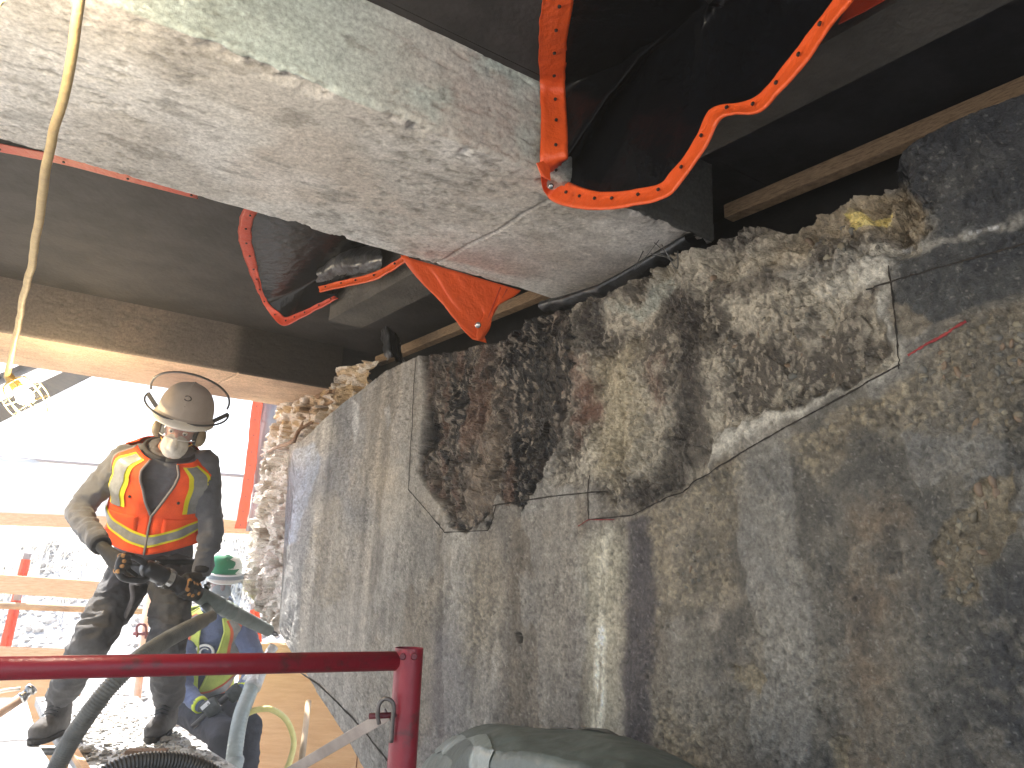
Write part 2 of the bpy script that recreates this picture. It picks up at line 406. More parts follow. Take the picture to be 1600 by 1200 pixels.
# vertical hollow and scab edges
scab = sstep(fbm(uz, (5, 2.2, 1), 5, 71), .52, .56) * (1 - rim) * (1 - coat)
disp += scab * .0035 + sstep(fbm(uz, 11, 6, 107, .6), .44, .60) * sstep(PXY[:, 0], 960, 1080) * (1 - rim) * (.0025 + fine * .008)
pits = (r2 > .972) * np.clip(1 - d2 / .26, 0, 1) * (1 - rim)
disp -= pits * .008
grain = fbm(uz, 95, 3, 57, .7) - .5; gm2 = .4 + .95 * sstep(fbm(uz, 3.5, 4, 59), .35, .65)
disp += grain * .0075 * gm2 * (1 - .4 * rim)
hole = np.clip(1 - polydist(PXY, [(809, 992), (811, 1001)], False) / 5.0, 0, 1)
disp -= sstep(hole, 0, .5) * .03
# colour
def C(*a): return lin(*a)[None]
def mix(a, b, t): return a + (b - a) * np.asarray(t)[:, None]
X, Y = PXY[:, 0], PXY[:, 1]
strk = fbm(uz, (11, .55, 1), 5, 81); strk2 = fbm(uz, (32, 1.3, 1), 4, 91)
col = mix(C(136, 124, 105), C(104, 97, 86), sstep(fbm(uz, 4, 5, 101), .38, .62))
col = mix(col, C(160, 152, 138), sstep(fbm(uz, (7, 1.6, 1), 5, 103), .54, .66) * .5 * (1 - .7 * sstep(X, 980, 1120)))
col = mix(col, C(158, 154, 147), sstep(X + wob[:, 0], 660, 500) * .85)
col = mix(col, C(166, 149, 122), zone([(560, 600), (650, 555), (642, 760), (600, 830), (540, 760)], -20, 40) * .75)
col = mix(col, C(118, 104, 84), zone([(790, 800), (915, 780), (920, 1150), (790, 1160)], -8, 20) * .7)
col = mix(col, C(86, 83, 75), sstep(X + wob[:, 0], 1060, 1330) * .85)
col = mix(col, C(124, 101, 72), zone([(1330, 800), (1400, 780), (1400, 1200), (1310, 1200)], -30, 40, PXY + wob * 2) * .55)
col = mix(col, C(58, 58, 59), zone([(1500, 960), (1560, 880), (1640, 850), (1640, 1230), (1480, 1230)], -40, 60, PXY + wob * 2) * .8)
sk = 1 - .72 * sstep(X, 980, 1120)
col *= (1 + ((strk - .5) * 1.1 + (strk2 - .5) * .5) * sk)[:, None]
mot = sstep(fbm(uz, 11, 6, 107, .6), .44, .60) * sstep(X, 960, 1080)
col = mix(col, C(122, 114, 98), mot * .55)
col = mix(col, C(64, 62, 58), sstep(fbm(uz, (5, 4, 1), 5, 109, .6), .56, .68) * sstep(X, 980, 1100) * .6)
col = mix(col, C(92, 86, 88), zone([(668, 985), (715, 960), (735, 1060), (722, 1230), (650, 1230)], -14, 30, PXY + wob * .6) * .75)
col = mix(col, C(66, 60, 63), zone([(972, 812), (1025, 800), (1024, 900), (1034, 1000), (1020, 1090), (1026, 1230), (968, 1230)], -4, 10, PXY + wob * .5) * .85)
ln = polydist(PXY + wob * .25, [(950, 822), (940, 900), (938, 1000), (935, 1150)], False)
col = mix(col, C(176, 166, 138), sstep(ln, 48, 8) * sstep(Y, 800, 870) * .75)
col = mix(col, C(222, 214, 190), sstep(ln, 13, 2) * (.35 + .65 * sstep(Y, 930, 1010)) * sstep(fbm(uz, (60, 12, 1), 3, 111), .3, .55))
col = mix(col, C(88, 76, 70), sstep(polydist(PXY + wob * .3, [(905, 970), (900, 1150)], False), 26, 4) * .5)
col = mix(col, C(170, 180, 194), zone([(456, 706), (492, 690), (503, 715), (490, 760), (476, 800), (462, 850), (430, 860), (448, 760)], -2, 3, PXY + wob * .2) * .9)
col = mix(col, C(196, 190, 178), np.maximum(zone([(551, 622), (562, 632), (561, 668), (557, 692), (554, 692), (550, 660)], -1, 2, PXY + wob * .08), zone([(600, 640), (610, 630), (612, 660), (606, 672)], -2, 4, PXY + wob * .1) * .5))
col = mix(col, C(172, 168, 158), scab * .22)
tan = mix(C(138, 124, 99), C(108, 98, 80), sstep(fbm(uz, 18, 4, 121), .4, .6))
tan = mix(tan, C(178, 160, 122), (peb * (r3 > .6) * .6))
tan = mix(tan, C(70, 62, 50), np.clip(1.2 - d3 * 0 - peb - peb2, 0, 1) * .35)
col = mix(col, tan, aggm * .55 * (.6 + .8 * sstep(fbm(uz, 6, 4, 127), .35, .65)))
col = mix(col, mix(C(146, 132, 104), C(112, 100, 78), sstep(mid, -.1, .15)), patch_r * .65)
dk = mix(C(54, 55, 57), C(70, 70, 68), sstep(fbm(uz, 7, 5, 131), .45, .65))
col = mix(col, dk, coat * (1 - island))
col = mix(col, C(120, 110, 92), island * .8)
u2 = mix(C(156, 146, 126), C(82, 74, 63), sstep(fbm(uz, 8, 5, 141), .40, .60))
u2 = mix(u2, C(166, 154, 132), (r4 > .75) * .5)
u2 = mix(u2, C(74, 66, 56), (r4 < .22) * .5)
u2 = mix(u2, C(96, 60, 44), zone([(1000, 560), (1030, 540), (1040, 640), (1010, 650)], -6, 20) * .6)
u2 = mix(u2, C(172, 156, 120), zone([(920, 560), (985, 530), (1005, 640), (960, 760), (915, 740)], -14, 30) * .6)
u2 = mix(u2, C(112, 66, 44), zone([(885, 560), (912, 540), (930, 640), (900, 700)], -10, 16) * .55)
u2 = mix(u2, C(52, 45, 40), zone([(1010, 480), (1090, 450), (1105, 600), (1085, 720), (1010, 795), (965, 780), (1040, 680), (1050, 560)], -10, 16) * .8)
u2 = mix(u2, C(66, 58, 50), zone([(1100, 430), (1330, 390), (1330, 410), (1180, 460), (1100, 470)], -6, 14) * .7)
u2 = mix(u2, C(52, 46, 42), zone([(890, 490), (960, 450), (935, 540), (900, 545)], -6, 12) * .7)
u2 = mix(u2, C(146, 152, 140), zone([(930, 490), (1050, 430), (1060, 450), (990, 500)], -6, 14) * .6)
u2 = mix(u2, C(164, 144, 110), crown * sstep(X, 1140, 1260) * .65)
p2 = mix(C(80, 68, 56), C(34, 30, 27), sstep(fbm(uz, (15, 5, 1), 5, 151), .36, .6))
p2 = mix(p2, C(150, 134, 112), (r4 > .8) * .6)
p2 = mix(p2, C(30, 26, 23), (r4 < .3) * .5)
p2 = mix(p2, C(112, 78, 56), sstep(fbm(uz, (16, 2.5, 1), 4, 155), .56, .66) * .55)
p2 = mix(p2, C(20, 18, 17), sstep(fbm(uz, (13, 2.2, 1), 4, 157), .55, .66) * .75)
p2 = mix(p2, C(142, 120, 94), zone([(735, 720), (770, 600), (785, 700), (770, 800), (720, 825), (700, 790)], -8, 20) * .5)
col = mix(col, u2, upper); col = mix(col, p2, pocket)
col = mix(col, C(192, 185, 168), dust * (1 - pocket) * (.8 + .5 * fine))
col = mix(col, C(214, 190, 96), zone([(1308, 330), (1330, 322), (1350, 338), (1388, 326), (1384, 350), (1345, 352), (1325, 362), (1318, 345)], -1, 2, PXY + wob * .12) * .9)
hair = zone([(1385, 386), (1600, 346), (1600, 352), (1385, 392)], -1, 1, PXY) * (strk2 > .5)
col = mix(col, C(190, 190, 190), hair * .5)
col = mix(col, C(30, 28, 26), np.clip(hole * 1.6, 0, 1))
col = mix(col, C(60, 54, 46), pits * .7)
col *= (1 + (fbm(uz, 55, 4, 161) - .5) * .7 + grain * .95 * gm2)[:, None]
col = mix(col, C(196, 190, 176), sstep(fbm(uz, 150, 2, 163), .76, .84) * .22 * (1 - pocket))
col = mix(col, C(44, 41, 37), sstep(fbm(uz, 120, 2, 165), .22, .15) * .35)
lum = col @ np.array([.3, .55, .15]); col = (lum[:, None] + (col - lum[:, None]) * (.72 + .10 * sstep(X, 700, 1100))[:, None]) * (1.22 - .10 * sstep(X, 1250, 1600))[:, None]  # light falloff painted in: wall colour dims towards the right
col = np.clip(col, .010, .8)
wet = np.clip(pocket * .95 + coat * .75 + zone([(1000, 480), (1100, 450), (1100, 720), (1000, 800), (960, 790)], -8, 14) * .8 + bumpy * .6 + sstep(X, 1200, 1500) * .35, 0, 1)
rgh = .74 - wet * .36 - (fine > .1) * wet * .08
P1 = P0 - nv[None] * disp[:, None]
P1 += (wv[None] * (mid * .012)[:, None] + np.array([0, 0, 1.0])[None] * (fine * .006)[:, None]) * rim[:, None]
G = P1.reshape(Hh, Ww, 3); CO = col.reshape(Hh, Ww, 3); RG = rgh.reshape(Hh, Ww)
DISP = disp.reshape(Hh, Ww)
# returns to the back of the cap: top, underside and both ends
bk = nv * .5
tops = G[-1] + nv * .03 + np.array([0, 0, .004])
G = np.concatenate([(G[0] + bk)[None], G, tops[None], (G[-1] + bk)[None]], 0)
CO = np.concatenate([CO[:1], CO, CO[-1:], CO[-1:]], 0); RG = np.concatenate([RG[:1], RG, RG[-1:], RG[-1:]], 0)
lc, rc = G[:, :1] + bk, G[:, -1:] + bk
G = np.concatenate([lc, G, rc], 1); CO = np.concatenate([CO[:, :1], CO, CO[:, -1:]], 1); RG = np.concatenate([RG[:, :1], RG, RG[:, -1:]], 1)
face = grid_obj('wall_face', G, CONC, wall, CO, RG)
rm = np.zeros(G.shape[:2]); rm[1:-2, 1:-1] = np.maximum(rim, crown * .8).reshape(Hh, Ww)
rf_ = (rm[:-1, :-1] + rm[1:, 1:]) / 2
face.data.polygons.foreach_set('use_smooth', (rf_ < .5).ravel())

_gu = Wc; _nz = None
def wall_at(x, y, off=.002):
    """point on the relief of the wall behind a pixel"""
    q = PN(x, y, D); W = toW(q - C0); j = int(np.clip(np.searchsorted(Wc, W), 1, Ww - 1))
    i = int(np.argmin(np.abs(Z[:, j] - q[2])))
    i0, i1, j0, j1 = max(i - 1, 0), min(i + 2, Hh), max(j - 1, 0), min(j + 2, Ww)
    return q - nv * (DISP[i0:i1, j0:j1].max() + off)
def ribbon_on_wall(name, pts, width, m, off=.0015, step=5):
    P = []
    for (x0, y0), (x1, y1) in zip(pts[:-1], pts[1:]):
        k = max(2, int(math.hypot(x1 - x0, y1 - y0) / step))
        P += [(x0 + (x1 - x0) * t, y0 + (y1 - y0) * t) for t in np.linspace(0, 1, k, endpoint=False)]
    P.append(pts[-1]); Q = np.array([wall_at(x, y, off) for x, y in P])
    T = np.gradient(Q, axis=0); S = np.cross(T, nv); S /= np.linalg.norm(S, axis=1)[:, None]
    rr = random.Random(len(P)); wds = np.array([width * (.6 + .8 * rr.random()) for _ in P])
    sec = [Q - S * wds[:, None] / 2, Q - S * wds[:, None] / 4 - nv * .0012, Q + S * wds[:, None] / 4 - nv * .0012, Q + S * wds[:, None] / 2]
    return MB().grid(np.stack(sec, 0)).build(name, m, wall)
CUT = mat('saw_cut_dark', (30, 27, 24), .9, (58, 50, 42), 30)
for pts in ([(651, 560), (646, 640), (640, 765), (697, 832), (764, 829), (776, 789)], [(770, 790), (860, 776), (945, 767)], [(919, 742), (920, 812), (988, 805), (1030, 783), (1120, 731), (1230, 668), (1330, 612), (1408, 570)],
            [(1390, 416), (1396, 460), (1402, 520), (1406, 578)], [(1352, 452), (1392, 442), (1480, 416), (1640, 372)]):
    ribbon_on_wall('saw_cut', pts, .0042, CUT)
ribbon_on_wall('saw_cut', [(446, 1036), (500, 1070), (560, 1130), (625, 1210)], .009, CUT)
MARK = mat('red_marker', (122, 30, 34), .8, (150, 62, 58), 60)
ribbon_on_wall('marker_line', [(1420, 556), (1460, 532), (1510, 502)], .006, MARK, step=4)
ribbon_on_wall('marker_line', [(905, 822), (920, 812), (960, 812)], .003, MARK, step=4)

# pebbles of the exposed aggregate
rng = random.Random(5)
def pebble_mesh(name, seed, m):
    b = bmesh.new(); bmesh.ops.create_icosphere(b, subdivisions=2, radius=1); r = random.Random(seed)
    k = [r.uniform(.75, 1.2) for _ in range(3)]
    vs = np.array([v.co for v in b.verts]); nn = fbm(vs + seed, 1.3, 2, seed)
    for v, q in zip(b.verts, nn): v.co = Vector((v.co.x * k[0], v.co.y * k[1], v.co.z * k[2] * .8)) * (.7 + .6 * q)
    me = bpy.data.meshes.new(name); b.to_mesh(me); b.free(); me.materials.append(m)
    me.polygons.foreach_set('use_smooth', np.ones(len(me.polygons), bool)); return me
PEB = [pebble_mesh('aggregate_stone', i, mat('pebble_%d' % (i % 5), c, .6, c2, 40, .2)) for i, (c, c2) in enumerate([((128, 118, 98), (100, 90, 74)), ((112, 109, 100), (86, 83, 76)), ((138, 116, 94), (108, 92, 76)), ((148, 140, 120), (116, 108, 90)), ((88, 83, 75), (108, 99, 86)), ((128, 118, 98), (100, 90, 74)), ((112, 109, 100), (86, 83, 76))])]
wl = np.array(wall.location)
def scatter_pebbles(poly, count, lo, hi):
    poly = np.array(poly, float); k = 0
    while k < count:
        x = rng.uniform(poly[:, 0].min(), poly[:, 0].max()); y = rng.uniform(poly[:, 1].min(), poly[:, 1].max())
        if polydist(np.array([[x, y]]), poly)[0] < 2: continue
        s = rng.uniform(lo, hi) * (1.0 if rng.random() < .85 else 1.35)
        o = bpy.data.objects.new('aggregate_stone', PEB[rng.randrange(len(PEB))]); COL.objects.link(o); o.parent = wall
        o.location = wall_at(x, y, -s * .78) - wl; o.scale = (s, s * rng.uniform(.7, 1.1), s * rng.uniform(.6, 1))
        o.rotation_euler = (rng.uniform(0, 6), rng.uniform(0, 6), rng.uniform(0, 6)); k += 1
scatter_pebbles([(1420, 590), (1500, 520), (1600, 470), (1600, 670), (1480, 660)], 70, .007, .014)
scatter_pebbles([(1450, 850), (1530, 770), (1560, 800), (1545, 870), (1515, 940), (1475, 940)], 26, .006, .013)
scatter_pebbles([(1130, 480), (1370, 480), (1380, 560), (1120, 670)], 60, .006, .012)
scatter_pebbles([(1025, 800), (1150, 720), (1150, 920), (1040, 930)], 34, .005, .010)
scatter_pebbles([(1240, 370), (1320, 340), (1400, 380), (1250, 410)], 16, .007, .014)
for x, y, s in ((1527, 762, .017), (1548, 752, .014), (1554, 768, .012), (1495, 580, .014), (1104, 433, .016), (1245, 368, .018)):
    o = bpy.data.objects.new('aggregate_stone', PEB[2]); COL.objects.link(o); o.parent = wall
    o.location = wall_at(x, y, -s * .55) - wl; o.scale = (s, s * .8, s * .9); o.rotation_euler = (x, y, x + y)

# broken, white end of the cap, set back behind the face
NE = D + .10
lb = [(y, PN(x, y, NE + .1)) for x, y in ((447, 628), (428, 655), (412, 690), (402, 730), (394, 780), (386, 830), (381, 870), (380, 910), (388, 945), (408, 965), (430, 985))]
lbz = np.array([p[2] for _, p in lb])[::-1]; lbw = np.array([toW(p - C0) for _, p in lb])[::-1]
zz = np.linspace(lbz.min() + .005, lbz.max(), 300); sss = np.linspace(0, 1, 120)
Wend = np.interp(zz, lbz, lbw)
WW = 3.75 + (Wend[:, None] - 3.75) * sss[None]; ZZ = np.broadcast_to(zz[:, None], WW.shape)
uu, vv = WW.ravel(), ZZ.ravel(); ue = np.stack([uu, vv], 1)
e1, ed1, er1 = cells(uu * .6, vv, .085, 203); e2, ed2, er2 = cells(uu * .7, vv, .034, 213)
rel = e1 * .06 + e2 * .026 + (fbm(ue, 9, 4, 221) - .5) * .06 + (fbm(ue, (60, 50, 1), 3, 231) - .5) * .014
rel += -.20 * sstep(np.broadcast_to(sss[None], WW.shape).ravel(), .75, 1.0)
up = sstep(vv, 2.42, 2.62)
PE = nv[None] * (NE - rel)[:, None] + wv[None] * uu[:, None] + np.array([0, 0, 1.0])[None] * vv[:, None]
ec = mix(C(214, 208, 198), C(166, 156, 140), sstep(fbm(ue, 9, 5, 241), .42, .66))
ec = mix(ec, C(190, 158, 110), sstep(vv, 2.38, 2.55) * .7)
ec = mix(ec, C(96, 76, 54), np.clip(sstep(fbm(ue, (14, 5, 1), 4, 251), .6, .72) * (.3 + .6 * up), 0, 1))
ec = mix(ec, C(236, 232, 226), (er2 > .6) * .5)
GE = PE.reshape(300, 120, 3); CE = np.clip(ec, .02, .85).reshape(300, 120, 3); RE = np.full((300, 120), .9)
GE = np.concatenate([GE, (GE[:, -1:] + nv * .35)], 1); CE = np.concatenate([CE, CE[:, -1:]], 1); RE = np.concatenate([RE, RE[:, -1:]], 1)
GE = np.concatenate([(GE[:1] + nv * .35), GE], 0); CE = np.concatenate([CE[:1], CE], 0); RE = np.concatenate([RE[:1], RE], 0)
bro = grid_obj('broken_end', GE, CONC, wall, CE, RE, smooth=False); bro['label'] = 'white rough broken concrete at the far end of the wall'
# rubble between the face's broken top edge and the girder
pz = [(x, y) for x, y in ((470, 690), (498, 660), (545, 622), (600, 580), (655, 553))]
base = np.array([PN(x, y, D + .05) for x, y in pz]); base = np.array(catmull(base, 24)); k = len(base)
sl_ = np.linspace(0, 1, 60)
hgt = np.clip(2.66 - base[:, 2], .02, 1)
RP = base[None] + nv[None, None] * (sl_[:, None, None] * .34 + .0) + np.array([0, 0, 1.0])[None, None] * (hgt[None, :, None] * (sl_[:, None, None] ** .7) - .03)
rf = RP.reshape(-1, 3); ru = np.stack([rf @ wv, rf[:, 2]], 1)
g1, _, gr = cells(ru[:, 0], ru[:, 1] + rf @ nv, .05, 301)
rf = rf - (nv * .6 + np.array([0, 0, .8]))[None] * (g1 * .04 + (fbm(rf, 25, 4, 311) - .5) * .05)[:, None]
rcol = mix(C(176, 140, 92), C(92, 72, 52), sstep(fbm(rf, 14, 4, 321), .4, .6)); rcol = mix(rcol, C(206, 196, 180), (gr > .7) * .5)
grid_obj('broken_top', rf.reshape(60, k, 3), CONC, wall, rcol.reshape(60, k, 3), np.full((60, k), .9))
RUST = mat('rusty_rebar', (120, 88, 70), .85, (170, 150, 130), 30, .3, 60)
def rebar(pts, r=.011, seed=0):
    P = catmull(pts, 30); n_ = len(P)
    MB().tube(P, [r * (1.12 if i % 3 == 0 else .95) for i in range(n_)], 8).build('rebar', RUST, wall, smooth=True)
rebar([PN(409, 712, D + .22), PN(430, 700, D + .0), PN(456, 690, D - .01), PN(468, 672, D + .03), PN(488, 660, D + .1)])
rebar([PN(455, 722, D + .03), PN(460, 690, D + .04), PN(470, 668, D + .06), PN(478, 655, D + .15)])
rebar([PN(408, 740, D + .2), PN(410, 722, D + .2), PN(418, 712, D + .18)], .009)
OLDW = mat('old_wood', (150, 120, 88), .85, (96, 72, 52), 8, .4, 30, stretch=(1, 1, 8))
for (a, b_, wd_) in (((455, 640), (520, 612), .05), ((470, 652), (533, 622), .035), ((498, 632), (535, 606), .05)):
    MB().bar(PN(*a, D + .2), PN(*b_, D + .12), wd_, .022, bev=.003).build('wood_scrap', OLDW, wall)
# ================================================================== bridge: deck, girders, diaphragms
ZS, ZD = CZ + 1.09, CZ + 1.37          # underside of girders, underside of deck
def girder(name, label, G0, G1, Nend, seed, tint, N0=-2.4):
    """concrete girder: closed section swept along its length, chipped corners, pitted soffit"""
    root = thing(name, label, 'girder', NG(0, (G0 + G1) / 2, ZS), 'concrete girders under the deck')
    hN = np.concatenate([np.linspace(N0, -.25, 30, endpoint=False), np.linspace(-.25, Nend, 330)])
    sec = [(G1, ZD + .05)] + [(G1, zq) for zq in np.linspace(ZD, ZS + .02, 14)]
    for a in np.linspace(0, math.pi / 2, 5): sec.append((G1 - .018 + .018 * math.cos(a), ZS + .018 - .018 * math.sin(a)))
    sec += [(q, ZS) for q in np.linspace(G1 - .022, G0 + .022, 120)]
    for a in np.linspace(0, math.pi / 2, 5): sec.append((G0 + .014 - .014 * math.sin(a), ZS + .014 - .014 * math.cos(a)))
    sec += [(G0, zq) for zq in np.linspace(ZS + .018, ZD, 56)] + [(G0, ZD + .05)]
    sec = np.array(sec); S = len(sec)
    cum = np.concatenate([[0], np.cumsum(np.hypot(*np.diff(sec, axis=0).T))])
    NN = np.broadcast_to(hN[:, None], (len(hN), S)); GG = np.broadcast_to(sec[None, :, 0], NN.shape); ZZ = np.broadcast_to(sec[None, :, 1], NN.shape)
    base = np.stack([NN.ravel(), GG.ravel()], 1) @ _A.T
    P = np.concatenate([base, ZZ.ravel()[:, None]], 1)
    q = np.stack([NN.ravel(), np.broadcast_to(cum[None], NN.shape).ravel()], 1) + seed
    nor = np.zeros_like(sec); t = np.gradient(sec, axis=0); nor = np.stack([-t[:, 1], t[:, 0]], 1); nor /= np.linalg.norm(nor, axis=1)[:, None] + 1e-9
    # outward: away from the section's middle
    cen = np.array([(G0 + G1) / 2, (ZS + ZD) / 2]); sgn = np.sign(((sec - cen) * nor).sum(1)); nor *= sgn[:, None]
    NO = np.broadcast_to(nor[None], (len(hN), S, 2)).reshape(-1, 2)
    corner = np.exp(-((cum - cum[17]) / .03) ** 2) + np.exp(-((cum - cum[17 + 122]) / .025) ** 2)
    corner = np.broadcast_to(corner[None], NN.shape).ravel()
    pit = sstep(fbm(q, (24, 60, 1), 5, 7 + seed, .62), .575, .66) * sstep(fbm(q, 1.7, 3, 8 + seed), .44, .60)
    board = .5 - np.abs(((q[:, 1] - seed) / .115) % 1 - .5)
    d = (fbm(q, 4, 4, 9 + seed) - .5) * .010 - pit * .003 * (.5 + fbm(q, 60, 3, 10)) + (fbm(q, 50, 3, 11) - .5) * .0016 - corner * sstep(fbm(q, 14, 5, 12 + seed, .6), .50, .72) * (.016 if seed == 0 else .005)
    blister = sstep(fbm(q, (20, 44, 1), 5, 13 + seed, .6), .60, .66) * sstep(fbm(q, 1.4, 2, 23 + seed), .48, .62); d -= blister * .0015
    d = d * (1.0 if seed == 0 else .35)
    P[:, :2] += NO[:, :1] * d[:, None] * gnv[None, :2]; P[:, 2] += NO[:, 1] * d
    side = np.broadcast_to((cum > cum[17 + 123])[None], NN.shape).ravel().astype(float)
    c = mix(C(*tint[0]), C(*tint[1]), sstep(fbm(q, (3, 5, 1), 5, 14 + seed), .36, .64))
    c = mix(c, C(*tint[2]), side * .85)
    c = mix(c, C(196, 170, 146), sstep(fbm(q, 2.2, 4, 15 + seed), .54, .68) * .35)
    c = mix(c, C(104, 98, 86), pit * (.15 + .75 * sstep(fbm(q, 60, 3, 16), .4, .6)))
    c = mix(c, C(96, 92, 80), sstep(fbm(q, (26, 30, 1), 6, 17 + seed, .65), .52, .64) * sstep(fbm(q, 2.2, 3, 18 + seed), .46, .62) * .55)
    lc_ = sstep(NN.ravel(), .75, .35) * (1 - side) * sstep(fbm(q, (3, 4, 1), 3, 24 + seed), .40, .58)
    c = mix(c, C(146, 140, 128), lc_ * sstep(fbm(q, (13, 17, 1), 6, 25 + seed, .65), .47, .60) * .75)
    c = mix(c, C(92, 86, 76), sstep(fbm(q, (8, 20, 1), 6, 26 + seed, .65), .60, .68) * .75)
    c = mix(c, C(62, 54, 46), blister * sstep(fbm(q, 30, 2, 19), .5, .6) * .8)
    if tint[3]:
        N_ = NN.ravel(); c = mix(c, C(*tint[3]), sstep(N_, .95, 1.35) * .5); c = mix(c, C(206, 140, 122), sstep(fbm(q, 3, 4, 21), .45, .6) * np.exp(-((N_ - .95) / .3) ** 2) * side * .4)  # reddish light on the near side painted into its colour
    gw = np.abs(NN.ravel() - 1.315 - .004 * np.sin(q[:, 1] * 20)); seam = sstep(gw, .007, .003); P[:, 2] += seam * .006 * (NO[:, 1] < -.5); c = mix(c, C(70, 62, 52), seam * .7)
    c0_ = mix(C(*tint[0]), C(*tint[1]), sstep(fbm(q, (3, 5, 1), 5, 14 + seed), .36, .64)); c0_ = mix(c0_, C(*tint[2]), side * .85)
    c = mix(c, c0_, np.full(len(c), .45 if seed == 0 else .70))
    c = mix(c, C(46, 41, 37), side * sstep(NN.ravel(), 1.24, 1.34) * .9)  # shade past the cross beam painted onto the near side
    c *= (1 + (fbm(q, (40, 60, 1), 4, 22 + seed) - .5) * .35)[:, None]
    Gd = P.reshape(len(hN), S, 3); Cd = np.clip(c, .02, .8).reshape(len(hN), S, 3)
    # end caps
    ec = np.broadcast_to(Gd[-1].mean(0), Gd[-1:].shape); sc_ = np.broadcast_to(Gd[0].mean(0), Gd[:1].shape)
    Gd = np.concatenate([sc_, Gd, ec], 0); Cd = np.concatenate([Cd[:1], Cd, Cd[-1:]], 0)
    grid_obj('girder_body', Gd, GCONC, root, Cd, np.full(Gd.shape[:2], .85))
    return root
girder('girder', 'wide pale concrete girder overhead, nearest, with peeling blotched underside', 1.525, 2.285, 1.90, 0, ((208, 204, 197), (186, 180, 171), (178, 190, 181), (186, 174, 156)))  # greenish light on the near side put into its tint
girder('girder', 'farther concrete girder behind the hanging bulb, dark near side and warm underside', 4.375, 5.10, 1.93, 40, ((196, 168, 138), (172, 146, 120), (84, 81, 80), None))  # lamp's warm light put into the underside tint

DK = mat('deck_concrete', (54, 51, 51), .9, (38, 36, 36), 5, .35, 40, contrast=(.4, .6))
dk = thing('bridge_deck', 'dark concrete deck slab above the girders', 'deck', NG(0, 2, ZD))
for i, (g0, g1) in enumerate(((-1.9, 1.5), (1.5, 4.4), (4.4, 5.16))):
    vs = [NG(N, Gq, zq) for zq in (ZD + .002, ZD + .22) for N, Gq in ((-2.5, g0 + .001), (2.5, g0 + .001), (2.5, g1 - .001), (-2.5, g1 - .001))]
    MB().add(vs, [(0, 3, 2, 1), (4, 5, 6, 7), (0, 1, 5, 4), (1, 2, 6, 5), (2, 3, 7, 6), (3, 0, 4, 7)]).build('deck_panel', DK, dk)
DIA = mat('diaphragm_concrete', (88, 82, 74), .85, (58, 54, 48), 5, .5, 60, stretch=(1, 1, 1))
def diaphragm(g0, g1, label):
    vs = [NG(N, Gq, zq) for zq in (CZ + 1.12, ZD - .001) for N, Gq in ((1.335, g0), (1.50, g0), (1.50, g1), (1.335, g1))]
    MB().add(vs, [(0, 3, 2, 1), (4, 5, 6, 7), (0, 1, 5, 4), (1, 2, 6, 5), (2, 3, 7, 6), (3, 0, 4, 7)]).build('diaphragm_beam', DIA, None, label=label, cat='beam', group='cross beams between the girders')
diaphragm(-1.0, 1.515, 'grey cross beam behind the large orange-edged black tarp')
diaphragm(2.30, 3.22, 'grey cross beam between the two girders, above the orange flap')
TIM = mat('ledger_timber', (168, 140, 108), .8, (118, 94, 68), 6, .4, 40, stretch=(6, 6, 40))
MB().bar(NW(1.99, -1.0, CZ + 1.225), NW(1.99, 1.42, CZ + 1.225), .05, .05, bev=.004).build('timber_ledger', TIM, None, label='tan timber strip above the dark coated part of the wall', cat='timber', group='timber ledgers on top of the wall')
MB().bar(NW(1.99, 2.25, CZ + 1.215), NW(1.99, 3.9, CZ + 1.215), .05, .05, bev=.004).build('timber_ledger', TIM, None, label='tan timber strip behind the orange triangular flap', cat='timber', group='timber ledgers on top of the wall')
BLK = mat('near_black', (34, 33, 32), .9, (52, 48, 44), 6, .3, 30)  # near-black tones for the surface closing the gap
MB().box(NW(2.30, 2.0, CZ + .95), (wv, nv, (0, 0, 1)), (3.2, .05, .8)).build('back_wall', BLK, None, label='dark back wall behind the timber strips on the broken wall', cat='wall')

# black plastic stuffed between girder end and wall
PLAS = mat('black_plastic', (26, 27, 28), .28, (44, 44, 44), 14, .6, 30)
def crumple(P, amp, s):
    sh = P.shape; q = P.reshape(-1, 3)
    dn = (1 - 2 * np.abs(fbm(q, 9, 4, s) - .5) - .6) * amp + (fbm(q, 30, 3, s + 5) - .5) * amp * .4
    return (q + np.array([-.5, -.4, -.6])[None] * dn[:, None]).reshape(sh)
a = np.array(catmull([PN(1072, 372, D + .02), PN(1010, 408, D + .0), PN(930, 452, D - .02), PN(842, 478, D - .01)], 14)); k = len(a)
rol = []
for t in np.linspace(0, 2 * math.pi, 22): rol.append(a + nv * (.06 + .06 * math.cos(t)) + np.array([0, 0, 1]) * (.010 + .024 * math.sin(t)))
MB().grid(crumple(np.array(rol), .035, 400)).build('plastic_roll', PLAS, None, smooth=True, label='crumpled black plastic roll wedged between the nearest girder and the wall', cat='plastic')
WEB = clear_mat('torn_film', (120, 120, 118), .3, .5)
cob = MB()
for i in range(4):
    x = 1010 + i * 16 + rng.uniform(-6, 6); y = 395 - i * 2.5 + rng.uniform(-4, 10)
    p = PN(x, y, D - .05); cob.tube(catmull([p, p + np.array([rng.uniform(-.05, .05), rng.uniform(-.03, .03), rng.uniform(-.07, -.02)]), p + np.array([rng.uniform(-.06, .06), 0, rng.uniform(-.02, .05)])], 6), [.0025] * 13, 5, flat=.3)
cob.build('torn_film', WEB, None, smooth=True, label='torn grey strands of plastic film at the girder corner', cat='plastic', kind='stuff')

